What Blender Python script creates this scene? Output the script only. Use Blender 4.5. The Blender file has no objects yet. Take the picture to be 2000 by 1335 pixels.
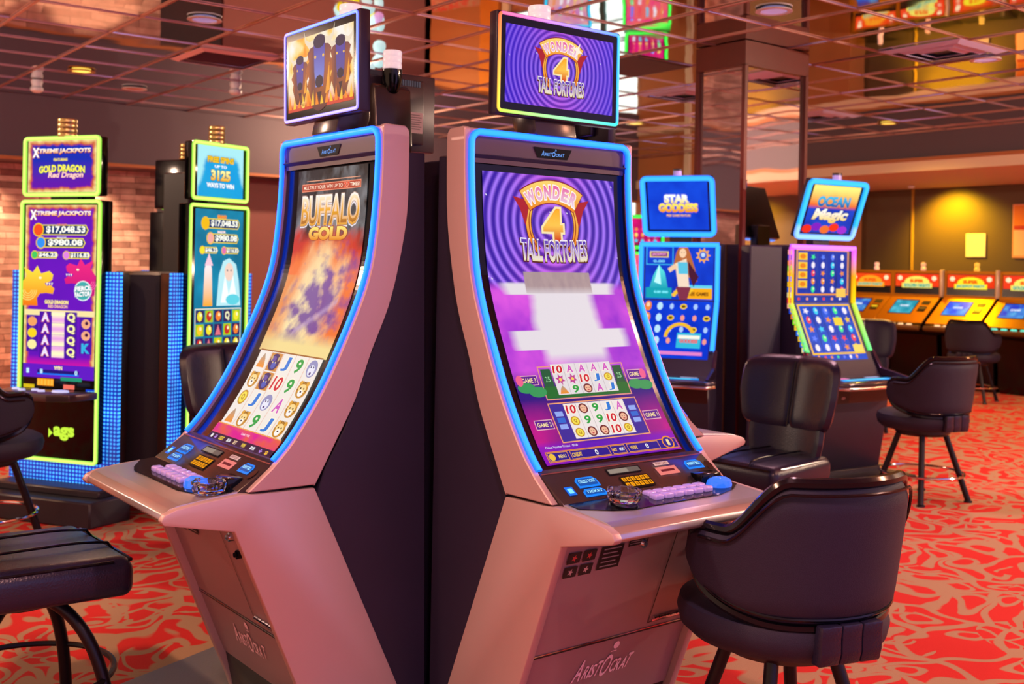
import bpy, bmesh, math, random
import numpy as np
from mathutils import Vector, Matrix
C = bpy.context.scene.collection
SC = bpy.context.scene
PI = math.pi

# ---------------------------------------------------------------- camera, world, lights, exposure
FPX = 2118.0
AZ = math.atan2(2720, 2118)            # heading of the camera in the room's own axes
F = Vector((math.cos(AZ), math.sin(AZ), 0)); R = Vector((math.sin(AZ), -math.cos(AZ), 0)); Z = Vector((0, 0, 1))
ROLL = math.atan(0.0185)
rx = R * math.cos(ROLL) + Z * math.sin(ROLL)
ry = Z * math.cos(ROLL) - R * math.sin(ROLL)
cam = bpy.data.cameras.new('camera'); co = bpy.data.objects.new('camera', cam); C.objects.link(co)
co.matrix_world = Matrix(((rx.x, ry.x, -F.x, 0), (rx.y, ry.y, -F.y, 0), (rx.z, ry.z, -F.z, 1.6), (0, 0, 0, 1)))
cam.sensor_width = 36; cam.lens = 36 * FPX / 2000
cam.shift_y = -(667.5 - 520) / 2000
cam.clip_start = 0.05; cam.clip_end = 200
cam.dof.use_dof = True; cam.dof.focus_distance = 3.15; cam.dof.aperture_fstop = 4.5
SC.camera = co
SC.view_settings.view_transform = 'Standard'; SC.view_settings.look = 'None'
SC.view_settings.exposure = 0.0; SC.view_settings.gamma = 1.0; SC.view_settings.use_curve_mapping = False
SC.cycles.use_denoising = True
SC.cycles.caustics_reflective = False; SC.cycles.caustics_refractive = False
SC.cycles.sample_clamp_indirect = 4.0
SC.cycles.max_bounces = 12

def lin(c):
    if isinstance(c, str):
        c = [int(c[i:i + 2], 16) / 255 for i in (0, 2, 4)]
    return tuple((x / 12.92 if x <= 0.04045 else ((x + 0.055) / 1.055) ** 2.4) for x in c[:3])

w = bpy.data.worlds.new('world'); SC.world = w; w.use_nodes = True
# the rest of the hall beyond the modelled part: amber lit on one side, violet lit on the other
_n = w.node_tree; _tc = _n.nodes.new('ShaderNodeTexCoord'); _sx = _n.nodes.new('ShaderNodeSeparateXYZ'); _mr = _n.nodes.new('ShaderNodeMapRange'); _mx = _n.nodes.new('ShaderNodeMix'); _mx.data_type = 'RGBA'
_n.links.new(_tc.outputs['Generated'], _sx.inputs[0]); _n.links.new(_sx.outputs['X'], _mr.inputs['Value']); _mr.inputs['From Min'].default_value = -.9; _mr.inputs['From Max'].default_value = .1
_mx.inputs['A'].default_value = (*lin('E2B090'), 1); _mx.inputs['B'].default_value = (*lin('C6A8F0'), 1)
_n.links.new(_mr.outputs['Result'], _mx.inputs['Factor']); _n.links.new(_mx.outputs['Result'], _n.nodes['Background'].inputs[0])
w.node_tree.nodes['Background'].inputs[1].default_value = 1.45

def lamp(kind, name, loc, energy, col, size=0.2, target=None, spot=None, blend=0.6, size_y=None):
    l = bpy.data.lights.new(name, kind); l.energy = energy; l.color = lin(col)
    if kind == 'AREA':
        l.size = size
        if size_y: l.shape = 'RECTANGLE'; l.size_y = size_y
    else:
        l.shadow_soft_size = size
    if kind == 'SPOT': l.spot_size = spot; l.spot_blend = blend
    o = bpy.data.objects.new(name, l); C.objects.link(o); o.location = loc
    if target is not None:
        o.rotation_euler = (Vector(target) - Vector(loc)).to_track_quat('-Z', 'Y').to_euler()
    return o

# general downlights recessed in the mirrored ceiling (rows run out of frame towards the camera)
for x, y, e, c in ((3.2, 7.97, 190, 'FFC8A0'), (3.17, 11.0, 190, 'FFC070'), (6.12, 4.92, 190, 'FFC0D0'), (8.82, 4.83, 190, 'FFC8A8'),
                   (11.76, 7.66, 220, 'FFC060'), (5.2, .9, 260, 'FFC0A8'), (-0.6, 3.2, 260, 'FFBE98'), (1.0, 1.0, 240, 'FFC0C4'),
                   (-0.8, 7.0, 190, 'FFC090'), (8.6, 0.6, 220, 'FFB890'), (8.0, 11.2, 220, 'FFC890'), (10.6, 2.6, 220, 'FFB070')):
    lamp('SPOT', 'downlight_lamp', (x, y, 3.40), e, c, 0.09, (x, y, 0), 2.6, 0.8)
# added fill lamps without fittings, to brighten the walls and bulkhead
for x, y, e, c in ((-0.6, 3.0, 150, 'FFC8A0'), (1.0, 0.6, 120, 'FFB090'), (6.0, .2, 120, 'FFB088'), (-1.5, 9.5, 380, 'FFD8BC'), (10.4, .6, 700, 'FFD8B8'), (11.0, -2.4, 700, 'FFD8B8'), (10.8, 18.5, 500, 'FFD8B0'), (6.9, 11.8, 200, 'FFD0A8')):
    lamp('POINT', 'ceiling_bulb', (x, y, 3.36), e, c, 0.05)
# wall washers under the bulkhead along the stone wall
for x in (1.4, 2.7, 4.0):
    lamp('SPOT', 'wall_washer_lamp', (x, 13.35, 2.66), 230, 'FFCCA0', 0.05, (x, 13.8, 1.2), 1.9, 0.7)
lamp('SPOT', 'wall_washer_lamp', (0.5, 13.35, 2.66), 700, 'FFA038', 0.05, (0.5, 13.8, 1.2), 1.7, 0.7)
lamp('SPOT', 'wall_washer_lamp', (-1.0, 13.35, 2.66), 500, 'FF9A30', 0.05, (-0.4, 13.8, 1.2), 2.0, 0.7)
# yellow lamps over the far row of machines
lamp('SPOT', 'yellow_wall_lamp', (14.40, 8.65, 2.84), 270, 'FFC814', 0.05, (14.9, 8.55, 1.9), 2.2, 0.9)
for y in (3.0, -1.0, -4.0):
    lamp('SPOT', 'yellow_wall_lamp', (14.2, y, 2.85), 260, 'FFC010', 0.05, (14.9, y, 1.8), 2.2, 0.9)
for y in (5.0, 9.0, 2.0):
    lamp('SPOT', 'amber_lamp', (13.6, y, 2.85), 120, 'FF9A30', 0.08, (13.0, y, 0), 2.4, 0.8)

# ---------------------------------------------------------------- materials
MATS = {}
def mat(name, col='808080', rough=0.5, metal=0.0, emit=None, es=1.0, bump=None, noise=None, coat=0.0, trans=0.0, spec=0.5, ior=1.45):
    if name in MATS: return MATS[name]
    m = bpy.data.materials.new(name); m.use_nodes = True
    nt = m.node_tree; b = nt.nodes['Principled BSDF']
    b.inputs['Base Color'].default_value = (*lin(col), 1)
    b.inputs['Roughness'].default_value = rough; b.inputs['Metallic'].default_value = metal
    b.inputs['Coat Weight'].default_value = coat; b.inputs['Transmission Weight'].default_value = trans
    b.inputs['Specular IOR Level'].default_value = spec; b.inputs['IOR'].default_value = ior
    if emit:
        b.inputs['Emission Color'].default_value = (*lin(emit), 1); b.inputs['Emission Strength'].default_value = es
    tc = nt.nodes.new('ShaderNodeTexCoord')
    if noise:   # (scale, amount): soft mottling of the colour
        n = nt.nodes.new('ShaderNodeTexNoise'); n.inputs['Scale'].default_value = noise[0]; n.inputs['Detail'].default_value = 4
        nt.links.new(tc.outputs['Object'], n.inputs['Vector'])
        mx = nt.nodes.new('ShaderNodeMix'); mx.data_type = 'RGBA'
        c = lin(col); a = noise[1]
        mx.inputs['A'].default_value = (*[x * (1 - a) for x in c], 1); mx.inputs['B'].default_value = (*[min(1, x * (1 + a)) for x in c], 1)
        nt.links.new(n.outputs['Fac'], mx.inputs['Factor']); nt.links.new(mx.outputs['Result'], b.inputs['Base Color'])
    if bump:    # (scale, strength[, stretch])
        n = nt.nodes.new('ShaderNodeTexNoise'); n.inputs['Scale'].default_value = bump[0]; n.inputs['Detail'].default_value = 3
        mp = nt.nodes.new('ShaderNodeMapping')
        if len(bump) > 2: mp.inputs['Scale'].default_value = bump[2]
        nt.links.new(tc.outputs['Object'], mp.inputs['Vector']); nt.links.new(mp.outputs['Vector'], n.inputs['Vector'])
        bp = nt.nodes.new('ShaderNodeBump'); bp.inputs['Strength'].default_value = bump[1]; bp.inputs['Distance'].default_value = 0.01
        nt.links.new(n.outputs['Fac'], bp.inputs['Height']); nt.links.new(bp.outputs['Normal'], b.inputs['Normal'])
    MATS[name] = m
    return m

def colour_emitter(name, strength, rough=0.2, base='050508', sampled=False):
    if name in MATS: return MATS[name]
    m = bpy.data.materials.new(name); m.use_nodes = True; nt = m.node_tree; b = nt.nodes['Principled BSDF']
    at = nt.nodes.new('ShaderNodeAttribute'); at.attribute_name = 'Col'
    nt.links.new(at.outputs['Color'], b.inputs['Emission Color']); b.inputs['Emission Strength'].default_value = strength
    b.inputs['Base Color'].default_value = (*lin(base), 1); b.inputs['Roughness'].default_value = rough; b.inputs['Specular IOR Level'].default_value = .06
    if not sampled: m.cycles.emission_sampling = 'NONE'
    MATS[name] = m
    return m

silver = mat('silver_panel', 'BC9EA0', 0.42, 0.35, bump=(260, 0.03, (1, 1, 12)), noise=(3, 0.05))
silver_dk = mat('belly_panel_metal', 'A0868F', 0.42, 0.35, bump=(260, 0.03, (12, 1, 1)))
blackbody = mat('black_cabinet', '211A32', 0.48, 0.0, bump=(500, 0.06), noise=(5, 0.2))
gloss_black = mat('gloss_black', '07070C', 0.12, 0.0, spec=.35)
satin_black = mat('satin_black', '1A161E', 0.35)
header_m = mat('header_metal', '4A3848', 0.4, 0.15)
console_m = mat('console_plastic', '3A2E30', 0.22, 0.2)
deck_m = mat('deck_metal', 'B8AFB4', 0.3, 0.75, bump=(300, 0.03, (1, 12, 1)))
chrome = mat('chrome', 'D8D4DC', 0.12, 1.0)
brass = mat('brass', 'C89A40', 0.3, 0.9)
white_plastic = mat('white_plastic', 'E4E0E8', 0.4)
leather = mat('black_leather', '1E1C34', 0.27, bump=(160, 0.15), noise=(6, 0.15))
fabric = mat('black_fabric', '1A1832', 0.6, bump=(400, 0.2), noise=(8, 0.15))
piping = mat('glossy_piping', '14121C', 0.15, 0.4)
leg_m = mat('leg_metal', '17141C', 0.35, 0.3)
glass = mat('clear_glass', 'FFFFFF', 0.02, trans=1.0)
art_m = colour_emitter('screen_picture', 1.0, 0.4)
art_far = colour_emitter('screen_picture_far', 1.1, 0.3)
neon_m = colour_emitter('neon_diffuser', 1.0, 0.3, '101018', True)
wood = mat('mahogany', '5E2018', 0.35, 0.0, bump=(30, 0.08, (1, 1, 8)), noise=(4, 0.25))
gold_trim = mat('gold_trim', 'C08818', 0.35, 0.6)

# ---------------------------------------------------------------- mesh helpers
def link(name, me, m=None, parent=None, smooth=False):
    o = bpy.data.objects.new(name, me); C.objects.link(o)
    if m: me.materials.append(m)
    if parent: o.parent = parent
    if smooth:
        me.polygons.foreach_set('use_smooth', [True] * len(me.polygons))
        try: me.set_sharp_from_angle(angle=0.7)
        except Exception: pass
    return o
def from_bm(name, bm, m=None, parent=None, smooth=True):
    bmesh.ops.recalc_face_normals(bm, faces=bm.faces)
    me = bpy.data.meshes.new(name); bm.to_mesh(me); bm.free()
    return link(name, me, m, parent, smooth)
def BM(): return bmesh.new()
def join(bm, other):
    me = bpy.data.meshes.new('tmp'); other.to_mesh(me); other.free(); bm.from_mesh(me); bpy.data.meshes.remove(me); return bm
def box(bm, lo, hi, bev=0.0, seg=2, M=None):
    t = BM(); bmesh.ops.create_cube(t, size=1)
    for v in t.verts: v.co = Vector(((lo[i] + hi[i]) / 2 + v.co[i] * (hi[i] - lo[i]) for i in range(3)))
    if bev: bmesh.ops.bevel(t, geom=list(t.edges), offset=bev, segments=seg, profile=0.5, affect='EDGES')
    if M is not None: bmesh.ops.transform(t, matrix=M, verts=t.verts)
    return join(bm, t)
def prism(bm, pts, axis, lo, hi, bev=0.0, seg=2, M=None):
    """polygon pts in the plane normal to axis; axis 'x': pts=(y,z); 'y': (x,z); 'z': (x,y)"""
    def P(p, h): return {'x': (h, p[0], p[1]), 'y': (p[0], h, p[1]), 'z': (p[0], p[1], h)}[axis]
    t = BM(); a = [t.verts.new(P(p, lo)) for p in pts]; b = [t.verts.new(P(p, hi)) for p in pts]; n = len(pts)
    t.faces.new(a); t.faces.new(list(reversed(b)))
    for i in range(n): t.faces.new((a[i], a[(i + 1) % n], b[(i + 1) % n], b[i]))
    bmesh.ops.recalc_face_normals(t, faces=t.faces)
    if bev: bmesh.ops.bevel(t, geom=list(t.edges), offset=bev, segments=seg, profile=0.5, affect='EDGES')
    if M is not None: bmesh.ops.transform(t, matrix=M, verts=t.verts)
    return join(bm, t)
def tube(bm, pts, r, n=12, closed=False, cap=True):
    t = BM(); pts = [Vector(p) for p in pts]; N = len(pts); rings = []
    rr = r if isinstance(r, (list, tuple)) else [r] * N
    up = None
    for i, p in enumerate(pts):
        if closed: d = pts[(i + 1) % N] - pts[i - 1]
        else: d = pts[min(i + 1, N - 1)] - pts[max(i - 1, 0)]
        d.normalize()
        if up is None:
            up = Vector((0, 0, 1)) if abs(d.z) < 0.9 else Vector((1, 0, 0))
        s = d.cross(up).normalized(); up = s.cross(d).normalized()
        rings.append([t.verts.new(p + (s * math.cos(2 * PI * k / n) + up * math.sin(2 * PI * k / n)) * rr[i]) for k in range(n)])
    for i in range(N if closed else N - 1):
        A, B = rings[i], rings[(i + 1) % N]
        for k in range(n): t.faces.new((A[k], A[(k + 1) % n], B[(k + 1) % n], B[k]))
    if cap and not closed:
        t.faces.new(rings[0]); t.faces.new(list(reversed(rings[-1])))
    return join(bm, t)
def lathe(bm, prof, n=32, c=(0, 0, 0), sx=1, sy=1):
    t = BM(); rings = []
    for r, z in prof:
        if r < 1e-6: rings.append([t.verts.new((c[0], c[1], c[2] + z))])
        else: rings.append([t.verts.new((c[0] + r * sx * math.cos(2 * PI * k / n), c[1] + r * sy * math.sin(2 * PI * k / n), c[2] + z)) for k in range(n)])
    for A, B in zip(rings, rings[1:]):
        for k in range(n):
            k2 = (k + 1) % n
            if len(A) == 1 and len(B) == 1: continue
            if len(A) == 1: t.faces.new((A[0], B[k2], B[k]))
            elif len(B) == 1: t.faces.new((A[k], A[k2], B[0]))
            else: t.faces.new((A[k], A[k2], B[k2], B[k]))
    return join(bm, t)
def cyl(bm, c, r, h, n=24, axis='z'):
    pts = {'z': [(c[0], c[1], c[2]), (c[0], c[1], c[2] + h)], 'y': [(c[0], c[1], c[2]), (c[0], c[1] + h, c[2])], 'x': [(c[0], c[1], c[2]), (c[0] + h, c[1], c[2])]}[axis]
    return tube(bm, pts, r, n)
def bez(p0, p1, p2, n=10):
    p0, p1, p2 = Vector(p0), Vector(p1), Vector(p2)
    return [p0 * (1 - t) ** 2 + p1 * 2 * t * (1 - t) + p2 * t * t for t in [k / n for k in range(n + 1)]]
def spline(P, n=8):
    out = []
    for i in range(len(P) - 1):
        q = [P[max(i - 1, 0)], P[i], P[i + 1], P[min(i + 2, len(P) - 1)]]
        for k in range(n):
            t = k / n
            out.append(tuple(.5 * (2 * b + (-a + c) * t + (2 * a - 5 * b + 4 * c - d) * t * t + (-a + 3 * b - 3 * c + d) * t ** 3) for a, b, c, d in zip(*q)))
    out.append(tuple(P[-1])); return out

def thing(name, label, cat, loc=(0, 0, 0), rz=0.0, group=None):
    o = bpy.data.objects.new(name, None); C.objects.link(o); o.empty_display_size = 0.1
    o.location = loc; o.rotation_euler = (0, 0, rz); o['label'] = label; o['category'] = cat
    if group: o['group'] = group
    return o
def tag(o, label, cat, group=None, kind=None):
    o['label'] = label; o['category'] = cat
    if group: o['group'] = group
    if kind: o['kind'] = kind
    return o
def struct(o, label=None):
    o['kind'] = 'structure'
    if label: o['label'] = label; o['category'] = o.name.split('_')[0].split('.')[0]
    return o
def dup(root, loc, rz, label=None):
    r = root.copy(); C.objects.link(r); r.location = loc; r.rotation_euler = (0, 0, rz)
    if label: r['label'] = label
    for ch in list(root.children):
        c = ch.copy(); C.objects.link(c); c.parent = r
        for g in ch.children:
            d = g.copy(); C.objects.link(d); d.parent = c
    return r

# ---------------------------------------------------------------- flat picture builder (screens, signs, lettering)
_tc = {}
def glyphs(s, bold=0.0):
    key = (s, bold)
    if key not in _tc:
        cu = bpy.data.curves.new('t', 'FONT'); cu.body = s; cu.size = 1; cu.offset = bold; cu.resolution_u = 3
        o = bpy.data.objects.new('t', cu); C.objects.link(o)
        dg = bpy.context.evaluated_depsgraph_get(); me = o.evaluated_get(dg).to_mesh()
        vs = np.array([v.co[:2] for v in me.vertices]).reshape(-1, 2); fs = [tuple(p.vertices) for p in me.polygons]
        o.evaluated_get(dg).to_mesh_clear(); bpy.data.objects.remove(o); bpy.data.curves.remove(cu)
        _tc[key] = (vs, fs)
    return _tc[key]
class Art:
    def __init__(s): s.v = []; s.f = []; s.g = []; s.h = []; s.fn = []; s.k = 0; s.bb = []
    def add(s, vs, fs, col, h=None):
        s.k += 1
        us = [p[0] for p in vs]; ws = [p[1] for p in vs]; bb = (min(us), max(us), min(ws), max(ws))
        if h is None:     # one thin layer above whatever it overlaps
            h = 1 + max([q[4] for q in s.bb if q[0] < bb[1] and q[1] > bb[0] and q[2] < bb[3] and q[3] > bb[2]], default=0)
        s.bb.append((*bb, h))
        b = len(s.v); gid = len(s.fn)
        s.fn.append(col if callable(col) else (lambda U, V, c=lin(col): np.tile(np.array(c), (len(U), 1))))
        for p in vs: s.v.append(tuple(p)); s.g.append(gid); s.h.append(h)
        for f in fs: s.f.append(tuple(i + b for i in f))
    def grid(s, u0, u1, v0, v1, nu, nv, col):
        us = np.linspace(u0, u1, nu + 1); vs = np.linspace(v0, v1, nv + 1)
        P = [(u, v) for v in vs for u in us]
        s.add(P, [(j * (nu + 1) + i, j * (nu + 1) + i + 1, (j + 1) * (nu + 1) + i + 1, (j + 1) * (nu + 1) + i) for j in range(nv) for i in range(nu)], col, 0 if s.k == 0 else None)
    def poly(s, pts, col): s.add(pts, [tuple(range(len(pts)))], col)
    def rect(s, u0, v0, u1, v1, col): s.poly([(u0, v0), (u1, v0), (u1, v1), (u0, v1)], col)
    def frame(s, u0, v0, u1, v1, t, col):
        o = [(u0, v0), (u1, v0), (u1, v1), (u0, v1)]; i = [(u0 + t, v0 + t), (u1 - t, v0 + t), (u1 - t, v1 - t), (u0 + t, v1 - t)]
        s.add(o + i, [(k, (k + 1) % 4, 4 + (k + 1) % 4, 4 + k) for k in range(4)], col)
    def oval(s, cu, cv, ru, rv, col, n=28): s.poly([(cu + ru * math.cos(2 * PI * k / n), cv + rv * math.sin(2 * PI * k / n)) for k in range(n)], col)
    def arc(s, cu, cv, r0, r1, a0, a1, col, n=40, sy=1.0):
        P = []; 
        for k in range(n + 1):
            a = a0 + (a1 - a0) * k / n
            P += [(cu + r0 * math.cos(a), cv + r0 * sy * math.sin(a)), (cu + r1 * math.cos(a), cv + r1 * sy * math.sin(a))]
        s.add(P, [(2 * k, 2 * k + 1, 2 * k + 3, 2 * k + 2) for k in range(n)], col)
    def star(s, cu, cv, r0, r1, n, col, rot=0):
        s.poly([(cu + (r0 if k % 2 == 0 else r1) * math.cos(rot + PI * k / n), cv + (r0 if k % 2 == 0 else r1) * math.sin(rot + PI * k / n)) for k in range(2 * n)], col)
    def text(s, t, cu, cv, wd, ht, col, bold=0.02, edge=None, ew=0.05, shear=0.0, bend=0.0, rot=0.0):
        """text fitted into a wd x ht box centred at cu,cv (v runs down); edge: outline colour"""
        vs0, _ = glyphs(t, bold)
        if len(vs0) == 0: return
        mn, mx = vs0.min(0), vs0.max(0)
        for c, b in (([(edge, bold + ew)] if edge else []) + [(col, bold)]):
            vs, fs = glyphs(t, b)
            x = (vs[:, 0] - (mn[0] + mx[0]) / 2) / (mx[0] - mn[0]) * wd; y = (vs[:, 1] - (mn[1] + mx[1]) / 2) / (mx[1] - mn[1]) * ht
            x = x + shear * y; y = y - bend * (x / (wd / 2)) ** 2
            if rot: x, y = x * math.cos(rot) - y * math.sin(rot), x * math.sin(rot) + y * math.cos(rot)
            s.add(list(zip(cu + x, cv - y)), fs, c)
    def build(s, name, fmap, m, parent, step=0.0004, cut=None, gain=1.0, base=0.0):
        bm = BM(); L = bm.verts.layers.float.new('g'); H = bm.verts.layers.float.new('h')
        vv = []
        for (u, v), g, h in zip(s.v, s.g, s.h):
            x = bm.verts.new((u, v, 0)); x[L] = g; x[H] = h; vv.append(x)
        for f in s.f:
            try: bm.faces.new([vv[i] for i in f])
            except ValueError: pass
        if cut:
            lo = min(p[1] for p in s.v); hi = max(p[1] for p in s.v); k = lo + cut
            while k < hi:
                bmesh.ops.bisect_plane(bm, geom=bm.verts[:] + bm.edges[:] + bm.faces[:], plane_co=(0, k, 0), plane_no=(0, 1, 0), dist=1e-6)
                k += cut
        n = len(bm.verts); U = np.empty(n); V = np.empty(n); G = np.empty(n, int); HH = np.empty(n)
        for i, x in enumerate(bm.verts): U[i], V[i] = x.co[0], x.co[1]; G[i] = round(x[L]); HH[i] = x[H]
        col = np.zeros((n, 4)); col[:, 3] = 1
        for g, fn in enumerate(s.fn):
            q = np.nonzero(G == g)[0]
            if len(q): col[q, :3] = fn(U[q], V[q]) * gain
        for i, x in enumerate(bm.verts): x.co = fmap(U[i], V[i], base + HH[i] * step)
        bm.verts.layers.float.remove(L)
        me = bpy.data.meshes.new(name); bm.to_mesh(me); bm.free()
        a = me.color_attributes.new('Col', 'FLOAT_COLOR', 'POINT'); a.data.foreach_set('color', col.ravel())
        return link(name, me, m, parent)
def mixc(a, b, t):
    t = np.clip(np.asarray(t), 0, 1)[:, None]; return np.asarray(a) * (1 - t) + np.asarray(b) * t
def A_(c): return np.array(lin(c))
def vgrad(c0, c1, v0, v1, c2=None):
    def f(U, V):
        t = (V - v0) / (v1 - v0)
        if c2 is None: return mixc(A_(c0), A_(c1), t)
        return np.where((t < .5)[:, None], mixc(A_(c0), A_(c1), t * 2), mixc(A_(c1), A_(c2), t * 2 - 1))
    return f
_rng = np.random.RandomState(5); _tab = _rng.rand(256, 256)
def noi(x, y):
    xi = np.floor(x).astype(int); yi = np.floor(y).astype(int); fx = x - xi; fy = y - yi
    fx = fx * fx * (3 - 2 * fx); fy = fy * fy * (3 - 2 * fy); T = lambda a, b: _tab[a % 256, b % 256]
    return (T(xi, yi) * (1 - fx) + T(xi + 1, yi) * fx) * (1 - fy) + (T(xi, yi + 1) * (1 - fx) + T(xi + 1, yi + 1) * fx) * fy
def fbm(x, y, o=4):
    s = 0; a = .5
    for k in range(o): s = s + a * noi(x * 2 ** k + 17 * k, y * 2 ** k + 5 * k); a /= 2
    return s / .94
def flatmap(cx, y, z0, tilt=0.0, rz=0.0):
    """local front-facing picture plane: u right, v down, h towards the viewer (-y)"""
    def f(u, v, h): return (cx + u, y - h, z0 - v)
    return f
# ---------------------------------------------------------------- the curved-screen machines of the near pod
PF = [(-.002, 2.05), (0, 2.03), (.002, 1.91), (.014, 1.76), (.034, 1.62), (.058, 1.53), (.094, 1.44), (.137, 1.35), (.188, 1.25), (.242, 1.16), (.318, 1.055), (.375, .995)]
PB = [(-.10, 2.03), (-.10, 1.95), (-.092, 1.76), (-.062, 1.6), (-.022, 1.46), (.045, 1.31), (.10, 1.17), (.172, 1.04), (.245, .913)]
prof = spline(PF, 10); _s = [0]
for a, b in zip(prof, prof[1:]): _s.append(_s[-1] + math.dist(a, b))
_s = np.array(_s); _pa = np.array([p[0] for p in prof]); _pz = np.array([p[1] for p in prof])
def smap(u, v, h):
    a = np.interp(v, _s, _pa); z = np.interp(v, _s, _pz)
    e = .01; ta = np.interp(v + e, _s, _pa) - np.interp(v - e, _s, _pa); tz = np.interp(v + e, _s, _pz) - np.interp(v - e, _s, _pz)
    n = math.hypot(ta, tz); na, nz = -tz / n, ta / n
    return (u, -(a + h * na), z + h * nz)
def cmap(u, v, h):    # control panel plane between the screen and the deck; v 0..1 down
    a0, z0, a1, z1 = .380, .993, .485, .926
    d = math.hypot(a1 - a0, z1 - z0); na, nz = (z0 - z1) / d, (a1 - a0) / d
    return (u, -(a0 + (a1 - a0) * v + h * na), z0 + (z1 - z0) * v + h * nz)
def dmap(u, v, h):    # deck top; v = metres forward from a=.49
    return (u, -(.49 + v), .925 - v * .085 + h)
def bmap(u, v, h):    # lower front; v = height above the floor
    a0, z0, a1, z1 = .475, .81, .20, .10
    t = (z0 - v) / (z0 - z1); d = math.hypot(a0 - a1, z0 - z1); na, nz = (z0 - z1) / d, -(a0 - a1) / d
    return (u, -(a0 + (a1 - a0) * t + h * na), v + h * nz)

SYM = {'10': 'D01030', 'J': '1478D8', '9': '18A040', 'A': 'D050C0', 'Q': 'D8B020', 'K': '20B0D8'}
def sym(A, k, cu, cv, w, h):
    if k in SYM:
        A.text(k, cu, cv, w * (.8 if k == '10' else .55), h * .78, SYM[k], 0.03, 'FFF4E0', .05, .15)
    elif k == 'coin':
        A.oval(cu, cv, w * .36, h * .42, 'C89018'); A.oval(cu, cv, w * .27, h * .32, 'F4E050'); A.text('Q', cu, cv, w * .26, h * .36, 'B07810', .03)
    elif k == 'cat':
        A.oval(cu, cv + h * .05, w * .42, h * .44, 'C88820'); A.oval(cu - w * .25, cv - h * .28, w * .14, h * .14, 'E0A030'); A.oval(cu + w * .25, cv - h * .28, w * .14, h * .14, 'E0A030')
        [A.rect(cu + q * w - w * .02, cv - h * .42, cu + q * w + w * .02, cv - h * .2, '503010') for q in (-.12, 0, .12)]; A.oval(cu, cv, w * .3, h * .26, 'F8D890'); [A.rect(cu + q * w - w * .06, cv + h * .06, cu + q * w + w * .06, cv + h * .1, '704018') for q in (-.3, .3)]; A.oval(cu, cv + h * .22, w * .2, h * .18, 'F8F4F0')
        for q in (-.12, .12): A.oval(cu + q * w, cv - h * .03, w * .05, h * .05, '301808', 8)
        A.oval(cu, cv + h * .16, w * .07, h * .05, '402018', 8)
    elif k == 'wolf':
        A.oval(cu, cv, w * .4, h * .46, '9090C0'); A.oval(cu, cv + h * .1, w * .26, h * .3, 'E8E8F8')
        for q in (-.1, .1): A.oval(cu + q * w, cv - h * .08, w * .05, h * .06, '303068', 8)
        A.oval(cu, cv + h * .25, w * .08, h * .08, '503078', 8)
    elif k == 'rock':
        A.poly([(cu - w * .35, cv + h * .4), (cu - w * .2, cv - h * .1), (cu, cv - h * .42), (cu + w * .2, cv - h * .1), (cu + w * .38, cv + h * .4)], vgrad('B09880', 'F09018', cv - h * .3, cv + h * .3))
    elif k == 'beast':
        A.rect(cu - w * .5, cv - h * .5, cu + w * .5, cv + h * .5, 'D08838')
        A.oval(cu, cv, w * .46, h * .47, '3A2060'); A.oval(cu - w * .1, cv - h * .18, w * .2, h * .15, '6048A0'); A.oval(cu + w * .05, cv + h * .18, w * .2, h * .2, '4858B8')
        for q in (-.3, .3): A.oval(cu + q * w, cv - h * .2, w * .08, h * .16, 'C8A878', 10)
        for q in (-.1, .15): A.oval(cu + q * w, cv + h * .02, w * .05, h * .05, 'F0D090', 8)
    elif k == 'face':
        A.oval(cu, cv, w * .38, h * .46, '702028'); A.oval(cu, cv + h * .02, w * .26, h * .34, 'F0B898')
        for q in (-.1, .1): A.oval(cu + q * w, cv - h * .04, w * .04, h * .04, '302020', 8)
        A.oval(cu, cv + h * .18, w * .1, h * .05, 'C03048', 8)
    elif k == 'flower':
        A.star(cu, cv, w * .4, w * .2, 6, 'C03890', .3); A.oval(cu, cv, w * .12, w * .12, 'F8D060', 10)

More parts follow.
